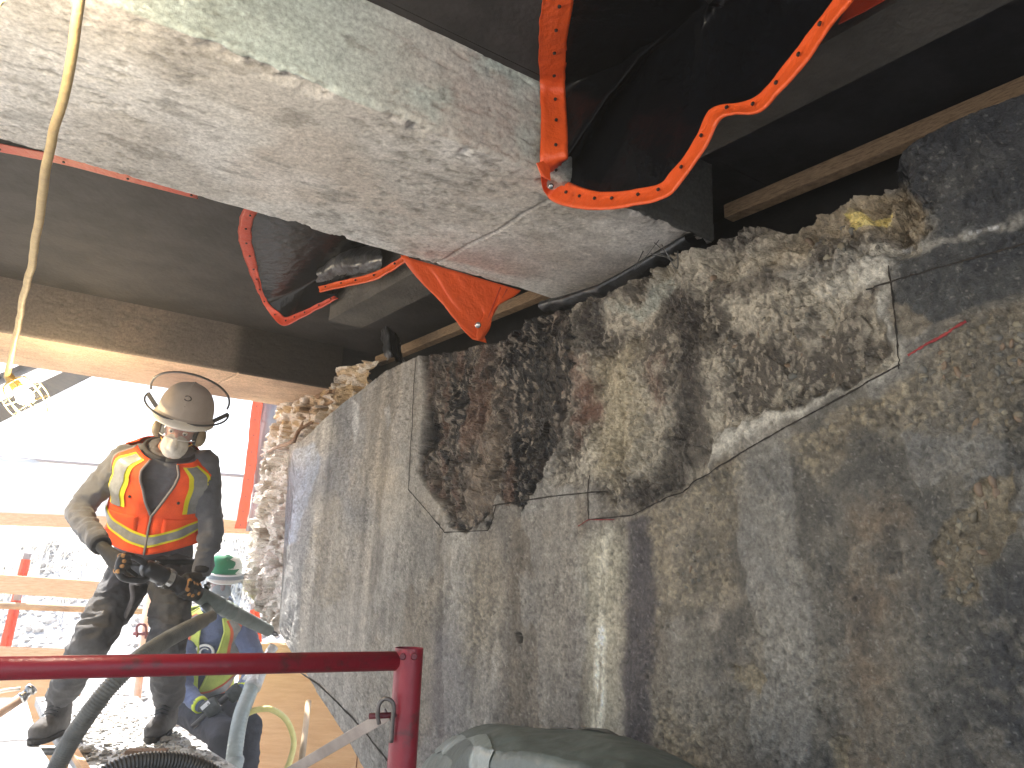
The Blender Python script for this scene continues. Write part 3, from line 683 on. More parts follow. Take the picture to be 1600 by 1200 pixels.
# ------------------------------------------------------------------ tarps
ORG = sheet_mat('orange_vinyl', (224, 90, 36), .18, .42, .35, 40)
ORGD = sheet_mat('orange_vinyl_deep', (190, 66, 40), .12, .5, .35, 40)
TARP = mat('black_tarp', (9, 10, 13), .2, (14, 15, 18), 6, .4, 22, spec=.09)
GROM = mat('grommet', (30, 26, 24), .5); STEEL = mat('bright_steel', (190, 188, 184), .25, (120, 118, 115), 30, 0, metal=1)
def strip_tarp(root, rim, inn, wdt, m=ORG, holes=None, name='orange_hem'):
    """a welted hem: ribbon of width wdt along rim, leaning towards the points inn, with punched holes"""
    R = np.array(catmull(rim, 10)); I = np.array(catmull(inn, 10)); d = I - R; d /= np.linalg.norm(d, axis=1)[:, None]
    rows = []
    for s_, out in ((-.08, .0), (0, .006), (.12, .003), (.5, .001), (.86, .003), (.94, .006), (1, .001)):
        rows.append(R + d * wdt * s_ - nv * out)
    G_ = np.array(rows); G_ += (fbm(G_.reshape(-1, 3), 16, 3, 77) - .5).reshape(G_.shape[:2] + (1,)) * -nv * .014
    MB().grid(G_).build(name, m, root, smooth=True, thick=.003)
    L = np.concatenate([[0], np.cumsum(np.linalg.norm(np.diff(R, axis=0), axis=1))]); st = holes or .085
    for t in np.arange(st * .5, L[-1], st):
        i = min(int(np.searchsorted(L, t)), len(R) - 2); c = R[i] + d[i] * wdt * .5; tv = R[i + 1] - R[i]; tv /= np.linalg.norm(tv)
        nn = np.cross(tv, d[i]); nn /= np.linalg.norm(nn); nn *= -np.sign(nn @ (c - C0)); c = c + nn * .009
        MB().lathe(c - nn * .003, nn, [(0, .0045), (.004, .0045), (.005, .003)], 8).build('grommet', GROM, root)
zt_ = ZD - .012
tr = thing('hanging_tarp', 'large black tarp with orange hem hanging right of the nearest girder', 'tarp', NG(1.25, 1.0, ZD), 'black tarps with orange hems')
rimA = [PZ(858, -60, zt_), PZ(852, 0, zt_), PZ(846, 60, zt_), PZ(846, 104, zt_), PG(847, 136, 1.508), PG(849, 190, 1.502), PG(849, 255, 1.500), PN(860, 308, 1.28), PN(930, 326, 1.26), PN(1030, 311, 1.25), PN(1064, 285, 1.25), PN(1102, 230, 1.25), PN(1130, 183, 1.25), PN(1188, 173, 1.23), PN(1240, 120, 1.18), PN(1290, 52, 1.12), PN(1335, -6, 1.06), PN(1380, -70, 1.0)]
inA = [PZ(884, -60, zt_ + .003), PZ(878, 0, zt_ + .003), PZ(872, 60, zt_ + .003), PZ(872, 104, zt_ + .003), PG(872, 140, 1.490), PG(870, 190, 1.486), PG(874, 250, 1.470), PN(882, 262, 1.30), PN(935, 280, 1.30), PN(1010, 268, 1.30), PN(1036, 250, 1.30), PN(1068, 205, 1.30), PN(1100, 160, 1.30), PN(1160, 140, 1.28), PN(1214, 90, 1.24), PN(1262, 24, 1.18), PN(1306, -30, 1.12), PN(1350, -100, 1.06)]
strip_tarp(tr, rimA, inA, .070)
MB().grid(np.array([[PG(838, 255, 1.49), PG(848, 252, 1.487), PG(858, 262, 1.487)], [PG(846, 275, 1.49), PG(852, 278, 1.486), PG(860, 282, 1.487)]])).build('hem_corner', ORG, tr, thick=.003)
# body of the tarp: from the hem in and up to the diaphragm and the deck
Ri = np.array(catmull(rimA, 10)); Ii = np.array(catmull(inA, 10)); dd = Ii - Ri; dd /= np.linalg.norm(dd, axis=1)[:, None]; edge = Ri + dd * .066
ctr = NG(1.28, 1.02, ZD - .02); rowsb = []
ts = np.linspace(0, 1, 40)
for t in ts:
    q = edge + (ctr - edge) * t
    q = q + np.array([0, 0, 1]) * (.10 * math.sin(math.pi * t)) + nv * .03 * math.sin(math.pi * t)
    q[:, 2] = np.minimum(q[:, 2], ZD - .008)
    rowsb.append(q)
Gb = np.array(rowsb); wr = (1 - 2 * np.abs(fbm(Gb.reshape(-1, 3), (9, 9, 3), 4, 88) - .5) - .7).reshape(Gb.shape[:2] + (1,))
Gb = Gb - nv * wr * .022 * np.sin(np.pi * np.clip(ts * 1.0, 0, 1))[:, None, None]; Gb[:, :, 2] = np.minimum(Gb[:, :, 2], ZD - .006)
MB().grid(Gb).build('tarp_sheet', TARP, tr, smooth=True)
MB().lathe(PG(861, 291, 1.475), -ray(861, 291), [(0, .008), (.006, .008), (.008, .004)], 12).build('eyelet', STEEL, tr, smooth=True)
# red end of the hem at the top right
MB().grid(np.array([[PN(1310, 38, 1.30), PN(1350, 18, 1.30), PN(1400, -10, 1.30)], [PN(1330, 0, 1.31), PN(1360, -20, 1.31), PN(1410, -50, 1.31)]])).build('hem_tail', ORGD, tr, thick=.003)

# left bay tarp
tl = thing('hanging_tarp', 'small black tarp with orange hem between the two girders', 'tarp', NG(1.3, 3.2, ZD), 'black tarps with orange hems')
rimB = [PZ(392, 318, zt_), PZ(379, 338, zt_), PZ(375, 372, zt_), PZ(392, 425, zt_), PZ(414, 475, zt_), PN(440, 507, 1.315), PN(470, 497, 1.31), PN(528, 466, 1.30)]
inB = [PZ(410, 325, zt_ + .003), PZ(400, 345, zt_ + .003), PZ(400, 375, zt_ + .003), PZ(412, 420, zt_ + .003), PZ(430, 460, zt_ + .003), PN(446, 478, 1.325), PN(466, 472, 1.322), PN(500, 446, 1.318)]
strip_tarp(tl, rimB, inB, .048, ORGD, .15)
rimC = [PN(500, 456, 1.29), PN(540, 447, 1.28), PN(576, 440, 1.28), PN(604, 428, 1.28), PN(640, 404, 1.28)]
inC = [PN(496, 436, 1.30), PN(536, 425, 1.29), PN(572, 418, 1.29), PN(598, 408, 1.29), PN(626, 388, 1.29)]
strip_tarp(tl, rimC, inC, .045, ORG, .17)
eb = np.array(catmull(rimB, 10)); ib = np.array(catmull(inB, 10)); d_ = ib - eb; d_ /= np.linalg.norm(d_, axis=1)[:, None]; eb = eb + d_ * .045
ctr = NG(1.31, 2.75, ZD - .03); rowsb = []
for t in np.linspace(0, 1, 24):
    q = eb + (ctr - eb) * t; q[:, 2] = np.minimum(q[:, 2] + .05 * math.sin(math.pi * t), ZD - .007); rowsb.append(q)
MB().grid(np.array(rowsb)).build('tarp_sheet', TARP, tl, smooth=True)
SHIN = mat('shiny_film', (66, 66, 66), .28, (26, 26, 28), 9, .8, 22)
bag = []
for t in np.linspace(0, 1, 16):
    bag.append([PN(497 + 100 * s_, 440 - 62 * math.sin(min(1, s_ * 1.2 + .25) * math.pi * .62) * t - 20 * s_ * (1 - t), 1.32 - .05 * math.sin(t * 3)) for s_ in np.linspace(0, 1, 24)])
MB().grid(crumple(np.array(bag), .05, 420)).build('film_fold', SHIN, tl, smooth=True)
sc = []
for t in np.linspace(0, 1, 14): sc.append([PN(596 + 30 * s_ + 10 * t, 515 + 48 * t - 6 * math.sin(s_ * 5), 1.8 - .05 * math.sin(s_ * 6)) for s_ in np.linspace(0, 1, 14)])
MB().grid(crumple(np.array(sc), .06, 440)).build('plastic_scrap', SHIN, None, smooth=True, label='crumpled grey plastic film in the dark gap left of the orange flap', cat='plastic')
# hem that runs along the deck behind the nearest girder
th = thing('tarp_hem', 'dark red tarp hem running along the deck behind the nearest girder', 'tarp', PZ(150, 255, ZD))
strip_tarp(th, [PZ(x, y, zt_) for x, y in ((-60, 222), (0, 236), (100, 256), (200, 282), (310, 310))], [PZ(x, y, zt_ + .002) for x, y in ((-60, 192), (0, 206), (100, 236), (200, 262), (310, 290))], .055, ORGD, .2)
# triangular flap
fl = thing('orange_flap', 'orange triangular tarp corner hanging below the nearest girder', 'tarp', PN(750, 532, 1.45))
A_, B_, C_ = PZ(626, 399, ZS - .012), PZ(808, 452, ZS - .035), PN(750, 533, 1.47)
rows = []
for t in np.linspace(0, 1, 26):
    L_, R_ = A_ + (C_ - A_) * t, B_ + (C_ - B_) * t
    rows.append([L_ + (R_ - L_) * s_ + np.array([0, 0, -.03]) * math.sin(math.pi * t) * (1 - s_) + nv * (.02 * math.sin(s_ * 9 + t * 4) + .012 * math.sin(s_ * 21 - t * 9)) for s_ in np.linspace(0, 1, 26)])
MB().grid(np.array(rows)).build('flap_sheet', ORG, fl, smooth=True, thick=.003)
for k_ in (.07, .13):
    pts = [B_ + (C_ - B_) * t + (A_ - B_) * k_ * (1 - t) - nv * .008 + np.array([0, 0, -.004]) for t in np.linspace(.03, .93, 14)]
    MB().tube(pts, .0022, 6).build('welt', ORGD, fl, smooth=True)
MB().lathe(PN(747, 508, 1.43), -ray(747, 508), [(0, .011), (.004, .011), (.007, .006), (.007, .001)], 14).build('eyelet', STEEL, fl, smooth=True)
# ================================================================== ground and what stands outside
GR = mat('gravel_ground', (178, 177, 175), .95, (136, 135, 132), 60, .8, 120, contrast=(.4, .6))
gs = []
for yy in np.concatenate([np.linspace(-60, -6, 8), np.linspace(-5, 20, 60), np.array([30, 60, 150, 400, 900])]):
    gs.append([(xx, yy, 0) for xx in np.concatenate([[-900, -300, -80, -30], np.linspace(-14, 10, 60), [30, 80, 300, 900]])])
gs = np.array(gs, float)
hq = gs.reshape(-1, 3)
def bank(x, y):
    """embankment that rises behind the work place"""
    d = (y - 6.9) + (x + 3) * .12
    h = 2.25 * sstep(d, 0, 5.2) + .5 * sstep(d, 5, 14)
    near = np.abs(x) < 60
    return np.where(near, h, h * .9)
hq[:, 2] = bank(hq[:, 0], hq[:, 1]) + (fbm(hq, .6, 3, 501) - .5) * .12 * (hq[:, 1] > 7) + (fbm(hq, 2.5, 3, 503) - .5) * .04
MB().grid(hq.reshape(gs.shape)).build('ground', GR, None, smooth=True, kind='structure')
STN = [mat('gravel_a', (204, 200, 192), .9, (160, 154, 146), 30, .3), mat('gravel_b', (150, 146, 140), .9, (112, 108, 102), 30, .3)]
def stones(name, count, place, lo, hi, m, label, cat='gravel'):
    vs = []; fs = []; r = random.Random(count)
    t = bmesh.new(); bmesh.ops.create_icosphere(t, subdivisions=1, radius=1); bv = np.array([v.co for v in t.verts]); bf = [[v.index for v in f.verts] for f in t.faces]; t.free()
    V = np.empty((count * len(bv), 3)); nb = len(bv); gen = np.random.default_rng(count)
    for i in range(count):
        s_ = r.uniform(lo, hi) * (1 if r.random() < .9 else 1.7)
        q = bv * gen.uniform(.6, 1.25, (nb, 1)) * np.array([1, r.uniform(.6, 1), r.uniform(.4, .8)]) * s_
        a = r.uniform(0, 6.3); c_, s2 = math.cos(a), math.sin(a); q = q @ np.array([[c_, s2, 0], [-s2, c_, 0], [0, 0, 1]])
        p = place(r); V[i * nb:(i + 1) * nb] = q + np.array(p) + np.array([0, 0, s_ * .25])
    Fq = (np.array(bf)[None] + (np.arange(count) * nb)[:, None, None]).reshape(-1, 3)
    me = bpy.data.meshes.new(name); me.from_pydata(V.tolist(), [], Fq.tolist())
    return tag(link_mesh(name, me, m), label, cat, None, 'stuff')
def on_bank(r):
    y = 7.0 + 4.2 * r.random() ** 1.3; x = r.uniform(-1.45, -.1) * y * .72
    return (x, y, float(bank(np.array(x), np.array(y))))
stones('gravel', 5200, on_bank, .02, .05, STN[0], 'pale gravel covering the bank behind the workers')
stones('gravel_dark', 2200, on_bank, .02, .05, STN[1], 'darker stones scattered in the gravel bank')
# dry grass on the bank
DRY = sheet_mat('dry_grass', (226, 220, 204), .4, .8, .1)
r = random.Random(8); gm = MB()
for i in range(620):
    y = r.uniform(9.6, 12.4); x = r.uniform(-1.0, -.18) * y * .78
    if r.random() < .35: x = r.uniform(-.8, -.62) * y
    zg = float(bank(np.array(x), np.array(y)))
    for k in range(5):
        h = r.uniform(.25, .75); dx, dy = r.gauss(0, .22), r.gauss(0, .22); w_ = r.uniform(.006, .012)
        p = np.array([x + r.gauss(0, .08), y + r.gauss(0, .08), zg])
        q1 = p + np.array([dx * .4, dy * .4, h * .6]); q2 = p + np.array([dx, dy, h * (.75 + .25 * r.random())])
        gm.add([p - [w_, 0, 0], p + [w_, 0, 0], q1 - [w_ * .7, 0, 0], q1 + [w_ * .7, 0, 0], q2], [(0, 1, 3, 2), (2, 3, 4)])
gm.build('dry_grass', DRY, None, label='pale dry grass and brush on the bank', cat='grass', kind='stuff')

# white sheet and frame of the enclosure, on the far side of the far girder
WHT = sheet_mat('white_sheeting', (232, 232, 230), .45, .6, .2, 8)
Yf = 7.0
WOOD = mat('pine_lumber', (230, 190, 146), .75, (200, 156, 112), 5, .25, 40, stretch=(3, 3, 30)); PLY = mat('plywood', (240, 194, 142), .7, (220, 166, 112), 3.2, .2, 30, stretch=(1.2, 1, 9), contrast=(.3, .7))
ws = []
for t in np.linspace(0, 1, 10):
    ws.append([PY(-160 + 545 * s_, (702 + 42 * s_) * (1 - t) + (797 + 22 * s_) * t, Yf + .12 + .05 * math.sin(s_ * 14 + t)) for s_ in np.linspace(0, 1, 40)])
sh = MB().grid(np.array(ws)).build('white_sheet', WHT, None, smooth=True, label='white sheeting stretched above the timber rail behind the workers', cat='sheet', thick=.003)
SEAM = mat('grey_seam', (150, 144, 144), .8)
MB().tube([PY(-160 + 545 * s_, 702 + 42 * s_, Yf + .10) for s_ in np.linspace(0, 1, 12)], .016, 8).build('sheet_rope', SEAM, sh, smooth=True)
MB().bar(PY(-160, 805, Yf), PY(396, 825, Yf), .05, .11, bev=.006).build('timber_rail', WOOD, None, label='long timber rail under the white sheeting', cat='rail')
# upright orange hem with grey film beside the wall
up_ = thing('tarp_hem', 'upright orange tarp hem beside the white broken end of the wall', 'tarp', PY(386, 826, 6.5))
strip_tarp(up_, [PY(x, y, 6.5) for x, y in ((415, 600), (408, 640), (402, 700), (393, 770), (383, 826))], [PY(x, y, 6.5) for x, y in ((395, 600), (390, 640), (386, 700), (378, 770), (370, 826))], .085, ORG, .13)
FILM = sheet_mat('grey_film', (150, 148, 150), .3, .4, .6, 12)
MB().grid(np.array([[PY(x0 + (x1 - x0) * s_, y, 6.58 + .04 * math.sin(s_ * 11 + y * .05)) for s_ in np.linspace(0, 1, 14)] for x0, x1, y in ((408, 470, 600), (404, 465, 660), (400, 455, 720), (392, 445, 790), (384, 440, 830))])).build('film_strip', FILM, up_, smooth=True, thick=.002)
MB().bar(PY(330, 818, 6.62), PY(392, 824, 6.62), .06, .09, bev=.006).build('short_timber', WOOD, None, label='short timber block at the foot of the upright orange hem', cat='timber')

# guard rails, stakes, plywood behind the workers
MB().bar(PY(-120, 904, 6.2), PY(172, 924, 6.2), .035, .14, bev=.005).build('guard_board', WOOD, None, label='upper wooden guard board behind the standing worker', cat='board')
MB().tube(catmull([PY(-100, 944, 6.25), PY(0, 946, 6.25), PY(120, 951, 6.25), PY(243, 955, 6.25)], 8), .028, 10).build('guard_pole', mat('bamboo_tan', (190, 156, 112), .7, (150, 118, 82), 9), None, smooth=True, label='round tan rail below the guard board', cat='rail')
STK = mat('orange_stake', (234, 92, 44), .55, (214, 78, 38), 8)
def stake(px0, px1, d, label):
    a, b = PY(*px0, d), PY(*px1, d); up = b - a
    g = thing('orange_stake', label, 'stake', (a[0], a[1], 0), 'orange marker stakes')
    b0 = np.array([a[0] - (b[0] - a[0]) * a[2] / up[2], a[1], -.05]); xx = np.array([1, 0, 0])
    m_ = MB(); m_.bar(b0, b, .012, .075, up=(1, 0, 0), bev=.002); m_.bar(b0 + [0, -.02, 0], b + [0, -.02, 0], .03, .012, up=(1, 0, 0)); m_.build('stake_blade', STK, g)
    MB().bar(b, b + up / np.linalg.norm(up) * .05, .03, .05, up=(1, 0, 0), bev=.004).build('stake_cap', SEAM, g)
stake((27, 930), (41, 874), 6.35, 'slim orange stake rising above the upper guard board')
stake((12, 1000), (26, 938), 6.3, 'wide orange stake below the round tan rail')
stake((402, 1003), (398, 952), 6.4, 'orange stake in the gap below the broken end of the wall')
def plywood(x0, x1, y0, d, label, panels):
    p, q = PY(x0, y0[0], d), PY(x1, y0[1], d); zt2 = (p[2] + q[2]) / 2
    g = thing('plywood_barrier', label, 'plywood', ((p[0] + q[0]) / 2, d, 0), 'plywood barriers')
    for i in range(panels):
        a, b = p[0] + (q[0] - p[0]) * i / panels + .004, p[0] + (q[0] - p[0]) * (i + 1) / panels - .004
        MB().box(((a + b) / 2, d, zt2 / 2), ((1, 0, 0), (0, 1, 0), (0, 0, 1)), ((b - a) / 2, .009, zt2 / 2), .002).build('panel', PLY, g)
    MB().bar((p[0], d - .03, zt2 - .05), (q[0], d - .03, zt2 - .05), .04, .09, bev=.004).build('cap_rail', WOOD, g)
    for i in range(panels + 1):
        a = p[0] + (q[0] - p[0]) * i / panels
        MB().bar((a, d + .035, 0), (a, d + .035, zt2 - .01), .05, .05, up=(0, 1, 0)).build('post', WOOD, g)
plywood(-180, 126, (1006, 1012), 6.0, 'plywood barrier behind the left leg of the standing worker', 2)
plywood(384, 760, (1006, 1012), 5.9, 'plywood barrier below the wall, beside the crouching worker', 2)
# loose pole leaning on the plywood, scaffold post with red hook
MB().tube([PY(470, 1200, 5.2), PY(482, 1096, 5.6)], .02, 10).build('wooden_pole', mat('pole_wood', (200, 176, 144), .7, (164, 138, 106), 8), None, smooth=True, label='thin wooden pole leaning on the plywood below the wall', cat='pole')
sp_ = thing('scaffold_post', 'pale scaffold post with small red hook seen between the legs', 'post', (*PY(222, 1080, 5.6)[:2], 0))
q = PY(222, 1080, 5.6); q2 = PY(232, 930, 5.6)
MB().tube([(q[0], q[1], 0), q2], .026, 12).build('post_tube', mat('pale_paint', (226, 214, 200), .6, (236, 160, 120), 4), sp_, smooth=True)
REDP = mat('red_paint', (134, 24, 36), .42, (98, 44, 42), 26, .15, 70, contrast=(.56, .66)); DKRED = mat('dark_red_steel', (110, 28, 34), .5, (80, 24, 28), 20)
MB().tube(catmull([PY(209, 990, 5.55), PY(232, 990, 5.55)], 4), .012, 8).build('hook_bar', DKRED, sp_, smooth=True)
MB().tube(catmull([PY(214, 996, 5.54), PY(214, 980, 5.54), PY(221, 975, 5.54), PY(228, 980, 5.54), PY(228, 998, 5.54)], 6), .009, 8).build('hook_loop', DKRED, sp_, smooth=True)

# dark steel strut behind the bulb
STL = mat('weathered_steel', (66, 57, 47), .6, (92, 80, 64), 6, .2, 30, metal=0, stretch=(1, 1, 6))
st = thing('steel_strut', 'dark weathered steel strut slanting behind the caged bulb', 'strut', PY(0, 650, 6.0))
A1, B1 = PY(-110, 672, 5.6), PY(120, 565, 6.8); dxn = (B1 - A1) / np.linalg.norm(B1 - A1); u_ = np.cross(dxn, (0, 1, 0)); u_ /= np.linalg.norm(u_)
if u_[2] < 0: u_ = -u_
MB().bar(A1, B1, .12, .30, up=u_, bev=.01).build('web', STL, st)
for s_ in (-1, 1): MB().bar(A1 + u_ * s_ * .157, B1 + u_ * s_ * .157, .2, .014, up=u_, bev=.003).build('flange', STL, st)
MB().tube([A1 + np.array([0, -.085, -.02]), B1 + np.array([0, -.085, -.02])], .025, 10).build('conduit', STL, st, smooth=True)

# ------------------------------------------------------------------ work platform
ZP = CZ - .83
PLK = mat('dusty_aluminium', (196, 198, 198), .6, (150, 152, 152), 14, .5, 70, contrast=(.35, .7))
def plank(name, px, label, far=None, thick=.05):
    pts = [PZ(x, y, ZP) for x, y in px]; m_ = MB()
    vs = [np.array([p[0], p[1], ZP]) for p in pts] + [np.array([p[0], p[1], ZP - thick]) for p in pts]; n_ = len(pts)
    m_.add(vs, [tuple(range(n_)), tuple(range(2 * n_ - 1, n_ - 1, -1))] + [(i, (i + 1) % n_, n_ + (i + 1) % n_, n_ + i) for i in range(n_)])
    return m_.build(name, PLK, None, label=label, cat='plank', group='scaffold planks')
plank('scaffold_plank', [(-150, 1090), (40, 1090), (64, 1170), (100, 1224), (60, 1330), (-420, 1330)], 'dusty scaffold plank under the left boot of the standing worker')
plank('scaffold_plank', [(56, 1089), (215, 1088), (247, 1122), (372, 1200), (500, 1290), (240, 1330), (135, 1204), (76, 1132)], 'debris-covered scaffold plank under the right boot of the standing worker')
TUB = mat('galvanised_tube', (150, 150, 148), .4, (110, 110, 108), 20, 0, metal=.8)
sup = thing('scaffold_support', 'scaffold tubes carrying the work planks', 'scaffold', (-1.6, 3.6, 0))
for xq, yq in ((-2.6, 3.05), (-1.05, 3.2), (-2.75, 4.15), (-1.75, 4.25)):
    MB().tube([(xq, yq, 0), (xq, yq, ZP - .055)], .022, 10).build('standard', TUB, sup, smooth=True)
for yq, x0, x1 in ((3.12, -3.0, -.7), (4.1, -3.1, -1.6)):
    MB().tube([(x0, yq, ZP - .075), (x1, yq, ZP - .075)], .022, 10).build('ledger', TUB, sup, smooth=True)
rr = random.Random(4)
def on_plank(r):
    while True:
        x, y = r.uniform(60, 370), r.uniform(1095, 1200)
        if polydist(np.array([[x, y]]), [(76, 1132), (60, 1092), (212, 1090), (247, 1122), (366, 1198), (140, 1202)])[0] > 2:
            return PZ(x, y, ZP)
stones('rubble', 700, on_plank, .004, .014, STN[0], 'small pale concrete rubble on the work plank', 'rubble')
stones('rubble_dark', 260, on_plank, .004, .012, STN[1], 'small dark concrete rubble on the work plank', 'rubble')
CHK = mat('concrete_chunk', (168, 160, 148), .9, (112, 104, 94), 20, .5)
def chunk(x, y, s_, label):
    b = bmesh.new(); bmesh.ops.create_icosphere(b, subdivisions=2, radius=1); p = PZ(x, y, ZP); r = random.Random(int(x))
    for v in b.verts: v.co = v.co * r.uniform(.75, 1.15)
    vs = [np.array([v.co.x * s_ * 1.2, v.co.y * s_, v.co.z * s_ * .6]) + p + [0, 0, s_ * .5] for v in b.verts]; fs = [[v.index for v in f.verts] for f in b.faces]; b.free()
    MB().add(vs, fs).build('concrete_chunk', CHK, None, label=label, cat='rubble', group='loose concrete chunks on the plank')
chunk(134, 1178, .022, 'grey concrete chunk beside the ribbed hose on the plank')
chunk(168, 1166, .016, 'small concrete chunk between ribbed hose and right boot')
chunk(258, 1160, .026, 'concrete chunk touching the toe of the right boot')
chunk(300, 1172, .018, 'concrete chunk near the plank edge by the crouching worker')
MB().box(PZ(228, 1184, ZP) + [0, 0, .018], ((1, .1, 0), (-.1, 1, 0), (0, 0, 1)), (.085, .03, .016), .003).build('wood_block', mat('brown_block', (140, 112, 88), .85, (96, 76, 60), 12, .3), None, label='brown wood offcut in front of the right boot', cat='wood')
MB().bar(PZ(106, 1174, ZP + .0) + [0, 0, .03], PZ(140, 1215, ZP) + [0, 0, .0], .03, .03, bev=.003).build('wood_strip', WOOD, None, label='short pale wood strip beside the ribbed hose', cat='wood')

# ------------------------------------------------------------------ hoses
def corrugated(name, pts, r0, m, label, pitch=.012, amp=.12, parent=None, k=30):
    P = np.array(catmull(pts, k)); L = np.concatenate([[0], np.cumsum(np.linalg.norm(np.diff(P, axis=0), axis=1))])
    n_ = int(L[-1] / pitch * 4); t = np.linspace(0, L[-1], n_); Q = np.stack([np.interp(t, L, P[:, i]) for i in range(3)], 1)
    return MB().tube(list(Q), [r0 * (1 + amp * (.5 - abs((i % 4) / 4 - .5)) * 2 - amp / 2) for i in range(n_)], 18).build(name, m, parent, smooth=True, label=label, cat='hose' if label else None)
HOSE = mat('grey_ribbed_hose', (122, 120, 112), .55, (92, 90, 84), 14, .1); HOSD = mat('dark_ribbed_hose', (66, 64, 62), .45, (44, 44, 44), 10)
h0 = thing('suction_hose', 'grey ribbed hose running from the hammer down to the plank', 'hose', PZ(86, 1200, ZP))
corrugated('ribbed_hose', [PY(300, 979, 3.70), PY(262, 999, 3.55), PY(215, 1030, 3.35), PY(170, 1075, 3.25), PY(128, 1130, 3.25), PY(98, 1180, 3.3), PY(60, 1262, 3.3)], .034, HOSE, None, .0115, .16, h0)
MB().tube(catmull([PY(332, 962, 3.86), PY(318, 969, 3.80), PY(298, 980, 3.70)], 6), [.027] * 6 + [.034] * 7, 16).build('hose_cuff', mat('cuff_grey', (128, 122, 112), .7, (100, 96, 88), 10), h0, smooth=True)
corrugated('coiled_hose', [PY(120, 1236, 1.9), PY(190, 1199, 1.95), PY(245, 1190, 2.0), PY(300, 1196, 2.05), PY(360, 1226, 2.1)], .022, HOSD, 'dark ribbed hose looping at the bottom edge of the picture', .008, .18)
h1 = thing('air_hose', 'tan air hose with metal coupling behind the left boot', 'hose', PY(0, 1118, 3.95))
MB().tube([PY(-60, 1150, 3.8), PY(0, 1113, 3.95), PY(31, 1092, 4.02)], .024, 12).build('hose_line', mat('tan_hose', (190, 158, 134), .6, (160, 130, 108), 12), h1, smooth=True)
MB().lathe(PY(30, 1094, 4.02), PY(45, 1080, 4.05) - PY(30, 1094, 4.02), [(0, .026), (.02, .03), (.03, .022), (.05, .022), (.055, .03), (.075, .03), (.08, .02)], 14).build('coupling', STEEL, h1, smooth=True)
MB().tube(catmull([PY(-20, 1086, 4.0), PY(8, 1079, 4.02), PY(32, 1076, 4.05)], 6), .009, 8).build('safety_cable', mat('pale_cord', (206, 196, 182), .6), h1, smooth=True)

# ------------------------------------------------------------------ red scaffold frame in front
fr = thing('red_scaffold', 'dark red steel scaffold frame with round post in the foreground', 'scaffold', (-.14, 1.2, 0))
pt = PY(638, 1011, 1.2); pb = PY(630, 1190, 1.2); px_ = (pt + pb) / 2
MB().tube([(px_[0], 1.2, 0), (px_[0], 1.2, pt[2] - .001)], .0212, 28, cap=False).build('post', REDP, fr, smooth=True)
MB().lathe((px_[0], 1.2, pt[2] - .02), (0, 0, 1.0001), [(0, .019), (.0185, .019), (.021, .0205), (.021, .0165), (.012, .016)], 28).build('post_rim', DKRED, fr)
bz = PY(622, 1032, 1.2)
left = PY(0, 1044, 1.2); k_ = (bz[2] - CZ) / (left[2] - CZ); left = C0 + (left - C0) * k_; far = left + (left - bz) * .5
MB().tube([bz + [.012, 0, 0], far], .0138, 22).build('rail', REDP, fr, smooth=True)
MB().lathe(bz + [.004, 0, 0], far - bz, [(0, .0155), (.006, .0165), (.01, .0140)], 22).build('weld', DKRED, fr, smooth=True)
for s_ in ((629, 1026), (647, 1026)): MB().lathe(PY(*s_, 1.178), ray(*s_) * -1, [(0, .005), (.003, .004), (.0031, .001)], 10).build('rivet', DKRED, fr)
pin = PY(606, 1118, 1.185)
MB().tube([PY(577, 1119, 1.185), PY(622, 1117, 1.185)], .0042, 10).build('lock_pin', DKRED, fr, smooth=True)
loop = [PY(592, 1131, 1.175), PY(590, 1116, 1.172), PY(592, 1101, 1.17), PY(600, 1092, 1.17), PY(611, 1095, 1.17), PY(615, 1106, 1.172), PY(613, 1130, 1.176), PY(611, 1160, 1.178)]
MB().tube(catmull(loop, 6), .0032, 8).build('lock_loop', mat('grey_steel', (120, 112, 104), .45, (90, 84, 78), 20, metal=.7), fr, smooth=True)
MB().bar(PY(606, 1116, 1.195), PY(300, 1296, 1.75), .003, .017, up=np.cross(PY(606, 1116, 1.2) - PY(300, 1296, 1.75), ray(500, 1150)), bev=.0006).build('cross_brace', mat('pale_brace', (172, 158, 146), .5, (138, 126, 116), 12, .1, metal=.3), fr)

# ------------------------------------------------------------------ covered equipment at the bottom
BOXM = mat('cover_plastic', (98, 106, 100), .5, (76, 84, 79), 4, .45, 22); TAPE = mat('silver_tape', (128, 136, 130), .35, (104, 110, 106), 6, .5, 26)
cv = thing('covered_box', 'grey plastic-covered equipment box with taped corner in front of the wall', 'box', NW(1.15, 1.6, 0))
tp = [PN(x, y, d_) for x, y, d_ in ((1150, 1262, 1.46), (1085, 1202, 1.46), (1010, 1166, 1.46), (945, 1145, 1.46), (850, 1142, 1.46), (762, 1134, 1.45), (706, 1156, 1.43), (664, 1192, 1.41), (640, 1250, 1.40))]
bp_ = [PN(x, y, d_) for x, y, d_ in ((1180, 1330, 1.05), (1090, 1262, 1.05), (1010, 1228, 1.06), (940, 1206, 1.08), (880, 1190, 1.10), (800, 1176, 1.12), (742, 1172, 1.15), (700, 1205, 1.17), (668, 1270, 1.18))]
T_, B__ = np.array(catmull(tp, 14)), np.array(catmull(bp_, 14)); rows = []
dn_ = np.array([0, 0, 1.0])
rows.append(np.concatenate([T_[:, :2] + nv[None, :2] * .015, np.zeros((len(T_), 1))], 1)); rows.append(T_ + nv * .012 - dn_ * .05)
for t in np.linspace(0, 1, 40): rows.append(T_ + (B__ - T_) * t + dn_ * .016 * math.sin(math.pi * t))
rows.append(B__ - nv * .012 - dn_ * .02); rows.append(B__ - nv * .015 - dn_ * .08)
rows.append(np.concatenate([B__[:, :2] - nv[None, :2] * .02, np.zeros((len(B__), 1))], 1))
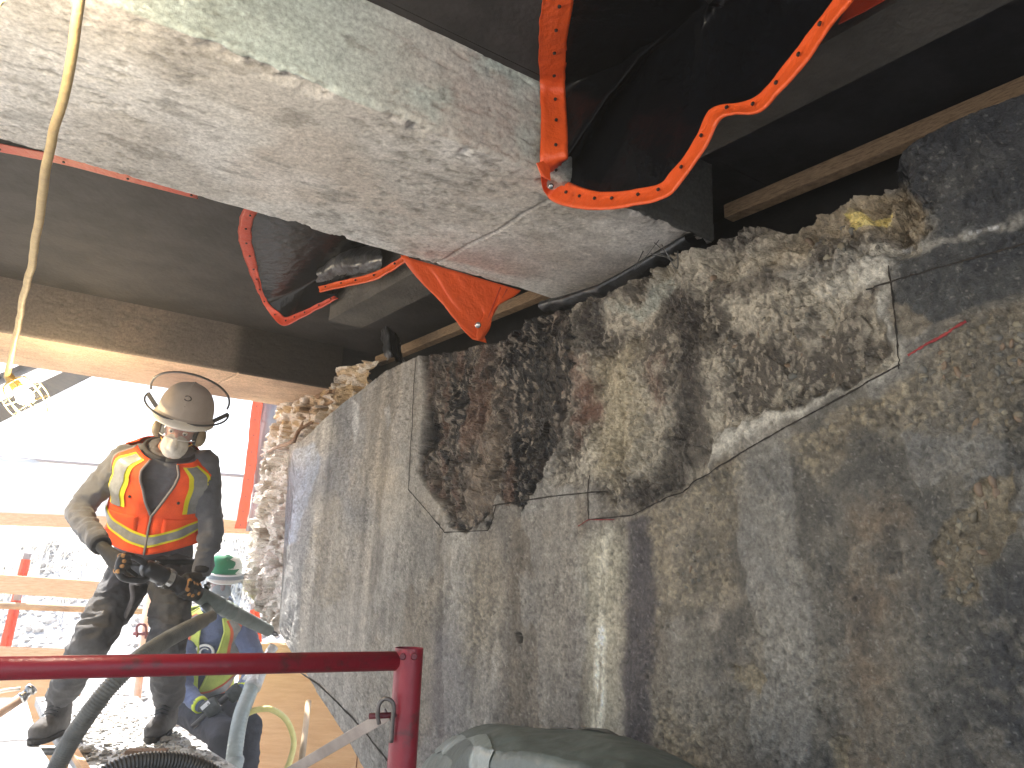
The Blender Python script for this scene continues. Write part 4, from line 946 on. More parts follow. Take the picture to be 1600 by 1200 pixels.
Gc = np.array(rows); wr = (1 - 2 * np.abs(fbm(Gc.reshape(-1, 3), (7, 7, 3), 4, 601) - .5) - .7).reshape(Gc.shape[:2]); Gc[:, :, 2] += wr * .022 * (np.array([0] + [1] * (len(rows) - 2) + [0]))[:, None]
MB().grid(Gc).build('cover_sheet', BOXM, cv, smooth=True)
def tape_on(i0, i1, j0, j1, name='tape'):
    S_ = Gc[i0:i1, j0:j1] + np.array([0, 0, .003]) - nv * .002
    MB().grid(S_).build(name, TAPE, cv, smooth=True)
tape_on(30, 45, 76, 96); tape_on(3, 46, 84, 96)
MB().grid(Gc[2:6, 38:56] + np.array([0, 0, .004])).build('black_tape', PLAS, cv, smooth=True)

# ------------------------------------------------------------------ hanging work lamps on one cord
def nrm_(v): return v / np.linalg.norm(v)
lp = thing('work_lamp', 'lit caged bulb hanging from a yellow cord at the left', 'lamp', PY(28, 612, 3.5))
CORD = mat('yellow_cord', (198, 170, 112), .6, (176, 146, 96), 20, .3, 80)
cpts = [PY(140, -80, .98), PY(124, 0, 1.08), PY(104, 130, 1.28), PY(78, 235, 1.5), PY(66, 290, 1.66), PY(52, 400, 2.15), PY(32, 490, 2.8), PY(17, 560, 3.3), PY(12, 588, 3.46)]
cq = np.array(catmull(cpts, 10)); cq += (fbm(cq, 5, 2, 611)[:, None] - .5) * np.array([.02, 0, 0])
MB().tube(list(cq), list(np.linspace(.0078, .0135, len(cq))), 12).build('cord', CORD, lp, smooth=True)
def bulb_and_cage(lp, s0, ax, watts, tone):
    MB().lathe(s0, ax, [(-.01, .012), (0, .02), (.05, .024), (.075, .027), (.078, .02)], 16).build('socket', mat('lamp_socket', (176, 148, 84), .5), lp, smooth=True)
    bm_ = bpy.data.materials.new('bulb_glow'); bm_.use_nodes = True; b_ = bm_.node_tree.nodes['Principled BSDF']
    b_.inputs['Base Color'].default_value = (1, .9, .7, 1); b_.inputs['Emission Color'].default_value = (1, .74, .36, 1); b_.inputs['Emission Strength'].default_value = 40
    bc = s0 + ax * .125
    MB().lathe(s0 + ax * .07, ax, [(0, .015), (.012, .018), (.03, .03), (.05, .037), (.068, .036), (.082, .027), (.09, .012), (.092, .001)], 18).build('bulb', bm_, lp, smooth=True)
    WIRE = mat('cage_wire', (200, 190, 150), .4, metal=.5)
    e1_ = np.cross(ax, (0, 0, 1.)); e1_ /= np.linalg.norm(e1_); e2_ = np.cross(ax, e1_)
    for k in range(8):
        th_ = k * math.pi / 4; dr = e1_ * math.cos(th_) + e2_ * math.sin(th_)
        MB().tube(catmull([s0 + ax * .03 + dr * .026, s0 + ax * .06 + dr * .072, s0 + ax * .11 + dr * .088, s0 + ax * .18 + dr * .084, s0 + ax * .25 + dr * .05], 5), .003, 6).build('cage_wire', WIRE, lp, smooth=True)
    for t, r_ in ((.05, .062), (.11, .0885), (.18, .0845)):
        MB().tube([s0 + ax * t + (e1_ * math.cos(a) + e2_ * math.sin(a)) * r_ for a in np.linspace(0, 2 * math.pi, 25)], .003, 6).build('cage_ring', WIRE, lp, smooth=True)
    pl = bpy.data.lights.new('bulb_light', 'POINT'); pl.energy = watts; pl.color = tone; pl.shadow_soft_size = .05
    po = bpy.data.objects.new('bulb_light', pl); COL.objects.link(po); po.parent = lp; po.location = tuple(bc + ax * .06 - np.array(lp.location))
ax = nrm_(PY(40, 624, 3.5) - PY(12, 588, 3.46))
bulb_and_cage(lp, PY(12, 586, 3.46), ax, 8, (1, .78, .46))
# the same cord carries another bulb nearer the camera, above the picture
lp2 = thing('work_lamp', 'second caged bulb on the yellow cord, above the picture', 'lamp', PY(-60, -230, .86))
q0 = PY(-60, -230, .86); MB().tube(catmull([cpts[0], PY(120, -150, .93), q0 + [.02, .1, .16], q0 + [0, 0, .02]], 8), .0078, 12).build('cord', CORD, lp2, smooth=True)
bulb_and_cage(lp2, q0, np.array([.05, 0.02, -1.0]) / np.linalg.norm([.05, .02, -1.0]), 9, (1, .9, .74))
# ================================================================== people
def nrm(v): v = np.array(v, float); return v / np.linalg.norm(v)
def capsule_mesh(mb, p, q, r0, r1, n=14):
    p = np.array(p, float); q = np.array(q, float); d = q - p; L = np.linalg.norm(d)
    d = d / L if L > 1e-6 else np.array([0, 0, 1.0]); a = np.cross(d, (0, 0, 1.0) if abs(d[2]) < .9 else (1.0, 0, 0)); a /= np.linalg.norm(a); b = np.cross(d, a)
    rings = [(p - d * r0 * math.cos(t), r0 * math.sin(t)) for t in np.linspace(.02, math.pi / 2, 6)] + [(q + d * r1 * math.sin(t), r1 * math.cos(t)) for t in np.linspace(0, math.pi / 2 - .02, 6)]
    vs = [c + (a * math.cos(2 * math.pi * k / n) + b * math.sin(2 * math.pi * k / n)) * r for c, r in rings for k in range(n)]; m = len(rings)
    fs = [(i * n + k, i * n + (k + 1) % n, (i + 1) * n + (k + 1) % n, (i + 1) * n + k) for i in range(m - 1) for k in range(n)] + [tuple(range(n - 1, -1, -1)), tuple((m - 1) * n + k for k in range(n))]
    mb.add(vs, fs)
def ellipsoid(mb, c, ax, r, n=18):
    c = np.array(c, float); ax = [nrm(a) for a in ax]
    vs = []; m = 11
    for i in range(m):
        t = math.pi * (i + .15) / (m - .7)
        for k in range(n):
            th = 2 * math.pi * k / n
            vs.append(c + ax[0] * r[0] * math.sin(t) * math.cos(th) + ax[1] * r[1] * math.sin(t) * math.sin(th) + ax[2] * r[2] * math.cos(t))
    fs = [(i * n + k, (i + 1) * n + k, (i + 1) * n + (k + 1) % n, i * n + (k + 1) % n) for i in range(m - 1) for k in range(n)] + [tuple(range(n)), tuple((m - 1) * n + k for k in range(n - 1, -1, -1))]
    mb.add(vs, fs)
def chain(mb, pts, rs):
    for i in range(len(pts) - 1): capsule_mesh(mb, pts[i], pts[i + 1], rs[i], rs[i + 1])
def blob(mb, name, m, parent, voxel=.011, smooth=5, wr=0, wsc=16, seed=0, label=None):
    """one continuous skin over the shapes in mb: voxel remesh, smoothing, then cloth folds"""
    me = bpy.data.meshes.new('tmp'); me.from_pydata(mb.v, [], mb.f)
    b = bmesh.new(); b.from_mesh(me); bmesh.ops.recalc_face_normals(b, faces=b.faces); b.to_mesh(me); b.free()
    o = bpy.data.objects.new('tmp', me); COL.objects.link(o)
    r = o.modifiers.new('r', 'REMESH'); r.mode = 'VOXEL'; r.voxel_size = voxel
    s = o.modifiers.new('s', 'SMOOTH'); s.iterations = smooth; s.factor = .5
    dg = bpy.context.evaluated_depsgraph_get(); out = bpy.data.meshes.new_from_object(o.evaluated_get(dg))
    bpy.data.objects.remove(o)
    k = len(out.vertices); V = np.empty(k * 3, np.float32); out.vertices.foreach_get('co', V); V = V.reshape(-1, 3).astype(float)
    if wr:
        N = np.empty(k * 3, np.float32); out.vertex_normals.foreach_get('vector', N); N = N.reshape(-1, 3)
        dq = V + (fbm(V, 5, 2, seed + 3)[:, None] - .5) * .12
        rg = 1 - 2 * np.abs(fbm(dq, (wsc, wsc, wsc * 1.7), 3, seed) - .5)
        V = V + N * ((rg - .72) * wr * 1.6 + (fbm(V, wsc * .5, 2, seed + 9) - .5) * wr)[:, None]
        out.vertices.foreach_set('co', V.astype(np.float32).ravel())
    out.materials.clear(); out.name = name
    oo = link_mesh(name, out, m, parent, True)
    if label: oo['label'] = label
    return oo
def hand(c, ax, Rt, pd, wrist, sgn, fr=.0105):
    """palm, four fingers closed round a bar, thumb on the other side; returns capsules and the middle finger joints"""
    ax = nrm(ax); pd = nrm(pd - ax * (pd @ ax)); sd_ = np.cross(ax, pd) * sgn; caps = []; pads = []
    pc = c + pd * (Rt + .017)
    k0, k1 = pc + ax * .032, pc - ax * .032
    caps += [(k0, k1, .019, .018), (wrist, pc, .028, .026), (wrist, k0, .024, .019), (wrist, k1, .024, .018)]
    for i, o_ in enumerate((-.034, -.0115, .0115, .034)):
        ln = (.86, 1.0, .97, .80)[i]; P = []
        for a in np.linspace(-.15, 3.6 * ln, 7):
            rr_ = Rt + fr + (.006 if a < .4 else 0); P.append(c + ax * o_ + (pd * math.cos(a) + sd_ * math.sin(a)) * rr_)
        for j in range(6): caps.append((P[j], P[j + 1], fr * (1.08 - .04 * j), fr * (1.04 - .04 * j)))
        pads.append((P[2], P[4]))
    tb = pc - ax * .03 - sd_ * .012
    T = [tb] + [c - ax * .046 + (pd * math.cos(a) - sd_ * math.sin(a)) * (Rt + fr) for a in (.7, 1.4, 2.0)]
    for j in range(3): caps.append((T[j], T[j + 1], fr * 1.2 - .001 * j, fr * 1.12 - .001 * j))
    return caps, pads
TT = np.array([-.12, 0, .15, .35, .6, .8, .9, .97, 1.04])
TA = np.array([.165, .175, .178, .184, .205, .214, .195, .115, .066])
TB = np.array([.115, .122, .125, .125, .132, .125, .11, .085, .066])
class Torso:
    def __init__(s, pel, chest, neck, sh, k=1.0):
        s.c = [np.array(p, float) for p in (pel, chest, neck)]; s.side = nrm(sh); s.k = k
    def ctr(s, t):
        a, b, c = s.c; return a * (1 - t) * (1 - 2 * t) * 1.0 + b * 4 * t * (1 - t) + c * t * (2 * t - 1)
    def pt(s, t, th, off=0, gp=0):
        a = (np.interp(t, TT, TA) + off) * s.k; b = (np.interp(t, TT, TB) + off) * s.k
        u_ = nrm(s.ctr(t + .02) - s.ctr(t - .02)); fr_ = nrm(np.cross(u_, s.side)); sd_ = nrm(np.cross(fr_, u_))
        if fr_ @ (C0 - s.c[1]) < 0: fr_ = -fr_
        return s.ctr(t) + fr_ * b * math.cos(th) + sd_ * a * math.sin(th) * np.sign(sd_ @ s.side)
    def mesh(s, mb, t0, t1, off=0, n=22, m=16):
        ts_ = np.linspace(t0, t1, m); vs = [s.pt(t, 2 * math.pi * k / n, off) for t in ts_ for k in range(n)]
        mb.add(vs, [(i * n + k, i * n + (k + 1) % n, (i + 1) * n + (k + 1) % n, (i + 1) * n + k) for i in range(m - 1) for k in range(n)] + [tuple(range(n)), tuple((m - 1) * n + k for k in range(n))])
    def panel(s, mb, t0, t1, a0, a1, off, m=26, n=16, wr=.006, seed=0, lift=0):
        """a0, a1: functions of t giving the edges as angles in degrees; t0, t1 may depend on the angle"""
        G_ = []
        for i in range(m):
            row = []
            for j in range(n):
                q = j / (n - 1); tt = t0 + (t1 - t0) * i / (m - 1); th = rad(a0(tt) + (a1(tt) - a0(tt)) * q)
                aa = abs((math.degrees(th) + 180) % 360 - 180); tl_ = tt + lift * min(1, aa / 90) ** 1.2 * (1 - i / (m - 1)) ** 1.5; row.append(s.vs(tl_, th, off))
            G_.append(row)
        mb.grid(np.array(G_)); return mb
    def vs(s, t, th, off):
        b_ = s.pt(t, th, 0)[None]; fl_ = .035 * max(0, 1 - (t - .08) / .4) ** 2
        b_ = b_[0]; w_ = .004 * math.sin(b_[0] * 34 + 2 * math.sin(b_[2] * 19)) + .004 * math.sin(b_[2] * 47 + b_[0] * 21) + .003 * math.sin(b_[1] * 40 + b_[0] * 63)
        return s.pt(t, th, off + fl_ + w_)
def smoothbump(t, a, b): return math.sin(math.pi * min(1, max(0, (t - a) / (b - a)))) ** .6
SKIN = mat('skin', (196, 136, 112), .5, (176, 112, 92), 14)
BLACK = mat('black_rubber', (22, 22, 22), .6, (36, 36, 36), 20)
LENS = clear_mat('clear_lens', (236, 236, 234), .06, .14)
VISOR = clear_mat('smoky_visor', (214, 208, 204), .1, .10)
SHIELD = clear_mat('hazy_shield', (196, 206, 216), .15, .24)
SILV = mat('reflective_silver', (150, 150, 146), .35, (124, 124, 120), 20, .1, 60)
def vest(root, T, m, mtrim, mstripe, mback, off, hem=.10, vbot=.52, seed=0):
    vfun = lambda t: 0.6 if t < vbot else .6 + 23 * ((t - vbot) / (.98 - vbot)) ** .85
    sf = lambda t: 90 - 24 * smoothbump(t, .56, 1.02) if t > .56 else 90.0
    sb = lambda t: 90 + 26 * smoothbump(t, .56, 1.02) if t > .56 else 90.0
    g = MB(); T.panel(g, hem, .985, lambda t: vfun(t), lambda t: sf(t), off, 34, 20, .011, seed, .16); T.panel(g, hem, .985, lambda t: -vfun(t), lambda t: -sf(t), off, 34, 20, .011, seed + 1, .16)
    T.panel(g, hem, .985, lambda t: sb(t), lambda t: 360 - sb(t), off, 34, 30, .011, seed + 2, .16)
    vo = g.build('vest', m, root, smooth=True, thick=.006)
    for sg in (1, -1):
        ce = lambda t: 47 - 2 * (t - .5)
        for wd_, o_, mm, nm in ((14.5, .008, mtrim, 'stripe_trim'), (9.0, .0120, mstripe, 'reflective_stripe')):
            g = MB(); T.panel(g, .50, .965, lambda t: sg * (ce(t) - wd_), lambda t: sg * (ce(t) + wd_), off + o_, 18, 6, .011, seed + (0 if sg > 0 else 1)); g.build(nm, mm, vo, smooth=True)
        for (w0, w1), o_, mm, nm in (((-.028, .085), .008, mtrim, 'stripe_trim'), ((-.008, .065), .0115, mstripe, 'reflective_stripe')):
            P_ = []
            for i in range(6):
                P_.append([T.vs(hem + .09 + (w0 + (w1 - w0) * i / 5) + .24 * (abs(a) / 90.0) ** 1.2, rad(sg * a), off + o_) for a in np.linspace(.5, 88, 24)])
            MB().grid(np.array(P_)).build(nm, mm, vo, smooth=True)
        # pocket and edge binding
        g = MB(); T.panel(g, hem + .18, vbot - .02, lambda t: sg * 14, lambda t: sg * 62, off + .005, 10, 10, .011, seed + (0 if sg > 0 else 1)); g.build('pocket', m, vo, smooth=True, thick=.004)
        MB().tube([T.vs(t, rad(sg * vfun(t)), off + .006) for t in np.linspace(vbot, .985, 18)], .007, 8).build('binding', mback, vo, smooth=True)
        MB().tube([T.vs(t, rad(sg * sf(t)), off + .003) for t in np.linspace(.57, .985, 18)], .006, 8).build('binding', mback, vo, smooth=True)
    MB().tube([T.vs(t, 0, off + .009) for t in np.linspace(hem, vbot, 14)], .006, 8).build('zipper', mback, vo, smooth=True)
    return vo
def boot(root, heel, toe, ankle, m, ms, seed):
    d = nrm((toe - heel) * [1, 1, 0]); z0 = heel[2]; up = np.array([0, 0, 1.0]); L = np.linalg.norm((toe - heel)[:2]); sd_ = np.cross(d, up)
    g = MB(); a = heel + up * .055; capsule_mesh(g, a + d * .03, heel + d * (L * .62) + up * .062, .046, .050); capsule_mesh(g, heel + d * (L * .60) + up * .056, toe - d * .052 + up * .052, .052, .047)
    capsule_mesh(g, a + d * .035, ankle + up * .02, .050, .056); capsule_mesh(g, a + d * .08 + up * .03, ankle + d * .01, .05, .054)
    b_ = blob(g, 'boot', m, root, .009, 6, .003, 22, seed)
    S_ = []
    for hh, ex in ((.0, -.004), (.004, .002), (.024, .003), (.028, -.004)):
        ring = []
        for k in range(28):
            th = 2 * math.pi * k / 28; c_, s_ = math.cos(th), math.sin(th); w_ = .048 + .008 * (c_ > 0) * c_ - .006 * math.exp(-((c_ + .2) / .3) ** 2)
            ring.append(heel + d * (L / 2 + (L / 2 + ex) * c_) + sd_ * (w_ + ex) * s_ + up * hh)
        S_.append(ring + [ring[0]])
    sm = MB().grid(np.array(S_)); sm.add(S_[0][:-1], [tuple(range(27, -1, -1))]); sm.build('sole', ms, b_, smooth=False)
    for i in range(5):
        t = i / 4; c_ = heel + d * (L * (.56 - .22 * t)) + up * (.110 + .055 * t)
        MB().tube(catmull([c_ - sd_ * .032 + d * .0, c_ + up * .012 + d * .012, c_ + sd_ * .032], 5), .0032, 6).build('lace', BLACK, b_, smooth=True)
def hat(root, c, up, fr_, m, name='hard_hat', brim=.045, k=1.0):
    up = nrm(up); fr_ = nrm(fr_ - up * (fr_ @ up)); sd_ = np.cross(fr_, up); G_ = []
    for i in range(16):
        t = (math.pi / 2) * (1 - i / 15); h = math.sin(t); r_ = math.cos(t) ** .8 if i else .02
        ring = []
        for q in range(41):
            th = 2 * math.pi * q / 40; rid = .006 * math.exp(-(math.sin(th) / .25) ** 2) * (r_ < .92)
            ring.append(c + k * (fr_ * .135 * r_ * math.cos(th) + sd_ * .112 * r_ * math.sin(th) + up * (.128 * h + rid)))
        G_.append(ring)
    for ex, dz in ((.008, -.004), (.5, -.012), (1.0, -.022), (1.0, -.027), (.1, -.012)):
        ring = []
        for q in range(41):
            th = 2 * math.pi * q / 40; e = ex * (.016 + brim * max(0, math.cos(th)) ** 1.5)
            ring.append(c + k * (fr_ * (.135 + e) * math.cos(th) + sd_ * (.112 + e * .8) * math.sin(th) + up * (dz - .006 * max(0, math.cos(th)) * ex)))
        G_.append(ring)
    return MB().grid(np.array(G_)).build(name, m, root, smooth=True)
def head(mb, c, up, fr_):
    up = nrm(up); fr_ = nrm(fr_ - up * (fr_ @ up)); sd_ = np.cross(fr_, up)
    ellipsoid(mb, c + up * .03 - fr_ * .012, (fr_, sd_, up), (.098, .077, .098)); ellipsoid(mb, c - up * .045 + fr_ * .028, (fr_, sd_, up), (.066, .058, .075))
    capsule_mesh(mb, c + fr_ * .095 + up * .005, c + fr_ * .112 - up * .03, .010, .015); capsule_mesh(mb, c + fr_ * .086 - up * .075 - sd_ * .016, c + fr_ * .086 - up * .075 + sd_ * .016, .010, .010)
    capsule_mesh(mb, c + fr_ * .075 - up * .105, c + fr_ * .08 - up * .105, .022, .020)
    for s_ in (-1, 1): ellipsoid(mb, c + sd_ * .078 * s_ - fr_ * .012, (fr_, sd_, up), (.024, .010, .034))
    return up, fr_, sd_
def eyes(root, c, up, fr_, sd_):
    for s_ in (-1, 1):
        g = MB(); ellipsoid(g, c + fr_ * .088 + up * .012 + sd_ * .032 * s_, (fr_, sd_, up), (.012, .012, .010), 12); g.build('eye', mat('eye_white', (220, 214, 206), .3), root, smooth=True)
        g = MB(); ellipsoid(g, c + fr_ * .0975 + up * .010 + sd_ * .032 * s_, (fr_, sd_, up), (.004, .006, .006), 10); g.build('iris', mat('iris_brown', (52, 36, 26), .3), root, smooth=True)

# ------------------------------------------------------------------ the hammer first: the hands close on it
TA0, TB0 = PY(196, 871, 3.62), PY(433, 992, 4.54)
tax = nrm(TB0 - TA0); TL = np.linalg.norm(TB0 - TA0)
ham = thing('demolition_hammer', 'long black and grey breaker hammer held against the wall corner', 'power tool', TA0 + tax * TL * .5)
GUN = mat('gunmetal', (44, 44, 46), .3, (64, 64, 66), 14, .1, metal=.3); BARR = mat('dusty_grey_barrel', (120, 128, 124), .5, (88, 96, 92), 10, .15)
dwn = nrm(np.array([0, 0, -1.0]) - tax * (np.array([0, 0, -1.0]) @ tax))
L1 = TL
MB().lathe(TA0 + tax * .11, tax, [(0, .026), (.02, .040), (.08, .044), (.12, .040), (.125, .048), (.17, .048), (.175, .040), (.25, .038), (.255, .048), (.30, .048), (.31, .042), (.36, .040)], 22).build('body', GUN, ham, smooth=True)
MB().lathe(TA0 + tax * .235, tax, [(0, .0485), (.004, .0495), (.03, .0495), (.034, .0485)], 22).build('collar', mat('chrome_collar', (170, 170, 168), .25, metal=1), ham)
grip = [TA0 + tax * .14 - dwn * .012, TA0 + tax * .06 - dwn * .02, TA0 - tax * .01 - dwn * .004, TA0 - tax * .012 + dwn * .05, TA0 + tax * .035 + dwn * .085, TA0 + tax * .13 + dwn * .06, TA0 + tax * .16 + dwn * .03]
MB().tube(catmull(grip, 8), .0155, 12).build('d_handle', GUN, ham, smooth=True)
MB().bar(TA0 + tax * .03 + dwn * .04, TA0 + tax * .10 + dwn * .05, .012, .018, bev=.003).build('trigger', BLACK, ham)
MB().lathe(TA0 + tax * .46, tax, [(0, .034), (.02, .038), (.04, .042), (.16, .041), (.165, .045), (.172, .045), (.177, .0405), (.215, .040), (.22, .044), (.227, .044), (.232, .0395), (.26, .039), (.265, .043), (.272, .043), (.277, .0385), (L1 - .60, .034), (L1 - .53, .032), (L1 - .525, .025)], 24).build('barrel', BARR, ham, smooth=True)
MB().lathe(TA0 + tax * (L1 - .045), tax, [(0, .014), (.03, .014), (.055, .004)], 12).build('chisel', mat('chisel_steel', (90, 90, 92), .35, metal=.8), ham)
for t in (.17, .27): MB().lathe(TA0 + tax * t - dwn * .034 - nrm(ray(250, 900)) * .015, -dwn, [(0, .010), (.008, .010), (.01, .013), (.016, .013), (.018, .006)], 10).build('bolt', STEEL, ham)
MB().lathe(TA0 + tax * .51 - dwn * .03, -dwn, [(0, .014), (.02, .014), (.022, .019), (.032, .019), (.034, .012), (.046, .012)], 12).build('air_inlet', STEEL, ham, smooth=True)
MB().tube([TA0 + tax * .54 + dwn * .03, PY(333, 962, 3.9), PY(326, 966, 3.84)], .019, 12).build('hose_port', BARR, ham, smooth=True)
MB().tube(catmull([TA0 + tax * .13 + dwn * .075, PY(206, 912, 3.80), PY(207, 935, 3.86), PY(196, 962, 3.95), PY(182, 985, 4.0), PY(150, 1010, 4.1)], 8), .011, 10).build('supply_line', mat('grey_tube', (112, 104, 100), .6, (84, 78, 76), 9), ham, smooth=True)

# ------------------------------------------------------------------ standing worker
def J(x, y, d): return PY(x, y, d)
w1 = thing('person', 'worker in orange vest and tan hard hat leaning into the hammer', 'person', (*PZ(140, 1160, ZP)[:2], ZP))
pel, che, nec = J(238, 884, 4.16), J(250, 785, 4.10), J(266, 700, 3.95)
shR, elR, wrR = J(194, 718, 3.96), J(121, 800, 3.97), J(160, 855, 3.70)
shL, elL, wrL = J(320, 724, 4.05), J(331, 828, 4.10), J(314, 900, 4.05)
hpR, knR, hpL, knL = J(205, 897, 4.14), J(143, 1000, 3.86), J(270, 897, 4.16), J(262, 1005, 3.92)
toeR, toeL = PZ(48, 1166, ZP), PZ(233, 1163, ZP)
dR, dL = nrm(np.array([.10, -1, 0])), nrm(np.array([.14, -1, 0]))
heR, heL = toeR - dR * .30, toeL - dL * .30
anR, anL = heR + dR * .075 + [0, 0, .17], heL + dL * .075 + [0, 0, .17]
T1 = Torso(pel, che, nec, shL - shR, 1.06)
hR = TA0 + tax * .005 + dwn * .02; hL = TA0 + tax * .40
capR, padR = hand(TA0 + tax * .01 + dwn * .03, dwn * .9 + tax * .2, .016, nrm(wrR - TA0), wrR, -1)
capL, padL = hand(hL, tax, .035, np.array([.0, .3, 1.0]), wrL, 1)
# body
g = MB(); T1.mesh(g, -.1, 1.0, -.035)
hc = J(281, 674, 3.70); hup = nrm(np.array([.27, -.27, .92])); hfr = nrm(np.array([.30, -.92, -.34]))
hu, hf, hs = head(g, hc, hup, hfr)
chain(g, [nec - (hc - nec) * .2, nec + (hc - nec) * .35 - hf * .01, hc - hu * .02 - hf * .02], [.062, .055, .062])
for a, b, c, caps in ((shR, elR, wrR, capR), (shL, elL, wrL, capL)):
    chain(g, [a, b, c], [.045, .038, .026])
    for q in caps: capsule_mesh(g, q[0], q[1], q[2] * .82, q[3] * .82, 8)
for h, k, a in ((hpR, knR, anR), (hpL, knL, anL)): chain(g, [h, k, a], [.08, .055, .042])
for a, h, t in ((anR, heR, toeR), (anL, heL, toeL)): chain(g, [a, h + (t - h) * .35 + [0, 0, .055], h + (t - h) * .78 + [0, 0, .045]], [.04, .036, .032])
bd = blob(g, 'body', SKIN, w1, .0085, 4)
eyes(w1, hc, hu, hf, hs)
# clothes
SHIRT = mat('grey_shirt', (102, 102, 105), .9, (80, 80, 83), 7, .25, 120, sheen=.2); PANT = mat('work_trousers', (92, 90, 88), .9, (58, 56, 56), 6, .25, 120, contrast=(.35, .65))
g = MB(); T1.mesh(g, -.06, 1.0, 0.0)
chain(g, [T1.pt(.82, rad(-60), -.10), shR, elR, wrR + (elR - wrR) * .12], [.058, .070, .058, .045]); chain(g, [T1.pt(.82, rad(60), -.10), shL, elL, wrL + (elL - wrL) * .12], [.056, .066, .060, .046])
blob(g, 'shirt', SHIRT, w1, .010, 3, .022, 11, 31)
for a, b in ((elR, wrR), (elL, wrL)):
    d_ = nrm(b - a); MB().lathe(b - d_ * .045, d_, [(0, .044), (.004, .047), (.03, .046), (.034, .042)], 16).build('cuff', mat('dark_cuff', (36, 34, 34), .9), w1, smooth=True)
g = MB(); T1.mesh(g, -.12, .06, .004)
for h, k, a in ((hpR, knR, anR), (hpL, knL, anL)): chain(g, [pel + (h - pel) * .7 + [0, 0, .03], h, h + (k - h) * .5, k, k + (a - k) * .55, a + (k - a) * .02], [.11, .115, .105, .092, .082, .072])
blob(g, 'trousers', PANT, w1, .010, 3, .026, 9, 47)
MB().tube([T1.pt(.03, a, .018) for a in np.linspace(0, 2 * math.pi, 33)], .016, 8, flat=1).build('belt', BLACK, w1, smooth=True)
BOOT = mat('dusty_boot', (92, 88, 84), .8, (52, 48, 46), 10, .3, 60); SOLE = mat('boot_sole', (62, 58, 54), .9, (40, 38, 36), 20)
boot(w1, heR, toeR, anR, BOOT, SOLE, 60); boot(w1, heL, toeL, anL, BOOT, SOLE, 64)
GLV = mat('dark_glove', (38, 36, 34), .8, (54, 50, 46), 20, .3, 80); TANF = mat('tan_finger', (190, 140, 84), .8, (150, 106, 60), 18, .2)
for caps, pads, wr_ in ((capR, padR, wrR), (capL, padL, wrL)):
    g = MB()
    for q in caps: capsule_mesh(g, q[0], q[1], q[2] * 1.06, q[3] * 1.06, 10)
    gl = blob(g, 'glove', GLV, w1, .0055, 2, .0012, 40, 71)
    for a, b in pads:
        g = MB(); capsule_mesh(g, a, b, .0118, .0116, 10); g.build('finger_patch', TANF, gl, smooth=True)
VO = mat('orange_vest_mesh', (248, 92, 36), .8, (232, 76, 28), 12, .25, 160); YEL = mat('vest_yellow', (228, 214, 40), .7); GRYB = mat('vest_binding', (128, 122, 118), .8)
vest(w1, T1, VO, YEL, SILV, GRYB, .040, .10, .46, 3)
for t in (.62,):
    for sg in (1, -1): MB().lathe(T1.vs(t, rad(sg * 26), .046), hf, [(0, .008), (.004, .007), (.006, .003)], 10).build('snap', BLACK, w1)
TANH = mat('tan_hard_hat', (246, 236, 218), .45, (226, 214, 194), 9, .08)
hatc = hc + hu * .100 - hf * .004
ht = hat(w1, hatc, hu + hf * .04, hf, TANH, 'hard_hat', .036, 1.16)
MB().tube([hatc + hf * .160 * math.cos(a) * .93 + hu * (.05 + .012 * math.sin(2 * a)) + hs * .02 * math.sin(a) for a in np.linspace(-.7, .7, 8)], .0015, 6).build('hat_seam', mat('hat_mark', (70, 60, 52), .7), ht)
mk = hatc + hf * .132 + hu * .090 + hs * .0
MB().tube([mk + hs * .016 * math.cos(a) + (hu * .8 - hf * .5) * .013 * math.sin(a) for a in np.linspace(.6, 5.7, 18)], .003, 6).build('hat_emblem', mat('hat_mark', (70, 60, 52), .7), ht, smooth=True)
# raised visor
vz = []
va = nrm(hu * .93 + hf * .30); vbk = nrm(hf * .93 - hu * .30)      # flipped-up sheet: its drop now points up and forward
for i in range(10):
    t = i / 9; rowv = []
    for a in np.linspace(rad(-100), rad(100), 36):
        rowv.append(hatc + hu * .02 + hs * .196 * math.sin(a) * (1 - .06 * t) + vbk * (.175 * math.cos(a)) * (1 - .55 * t) + va * (.01 + .215 * t * max(.0, math.cos(a * .80))))
    vz.append(rowv)
vz = np.array(vz); vs_ = MB().grid(vz).build('visor', VISOR, ht, smooth=True)
MB().tube(list(vz[-1]), .0055, 8).build('visor_rim', mat('visor_edge', (74, 70, 66), .4), vs_, smooth=True)
MB().tube(list(vz[0]), .0052, 8).build('visor_band', mat('visor_edge', (74, 70, 66), .4), vs_, smooth=True)
for s_ in (-1, 1): MB().bar(vz[0][0 if s_ < 0 else -1], hatc + hs * .135 * s_ - hu * .01, .02, .006, up=hf).build('visor_bracket', BLACK, vs_)
# ear muffs, glasses, mask
EAR = mat('tan_earmuff', (150, 132, 104), .6, (120, 104, 80), 9)
for s_ in (-1, 1):
    g = MB(); ellipsoid(g, hc + hs * .098 * s_ - hu * .006 + hf * .012, (hf, hs, hu), (.036, .030, .046)); em = g.build('ear_muff', EAR, w1, smooth=True)
    g = MB(); ellipsoid(g, hc + hs * .083 * s_ - hu * .006 + hf * .012, (hf, hs, hu), (.034, .020, .044)); g.build('ear_cushion', BLACK, em, smooth=True)
    MB().bar(hc + hs * .118 * s_ + hu * .02, hc + hs * .120 * s_ + hu * .075, .014, .005, up=hs).build('muff_arm', BLACK, em)
gz = []
for i in range(6):
    t = i / 5; gz.append([hc + hu * (.034 - .052 * t - .012 * t * (abs(a) < .12)) + hf * (.030 + .088 * math.cos(a)) + hs * .086 * math.sin(a) for a in np.linspace(-1.25, 1.25, 26)])
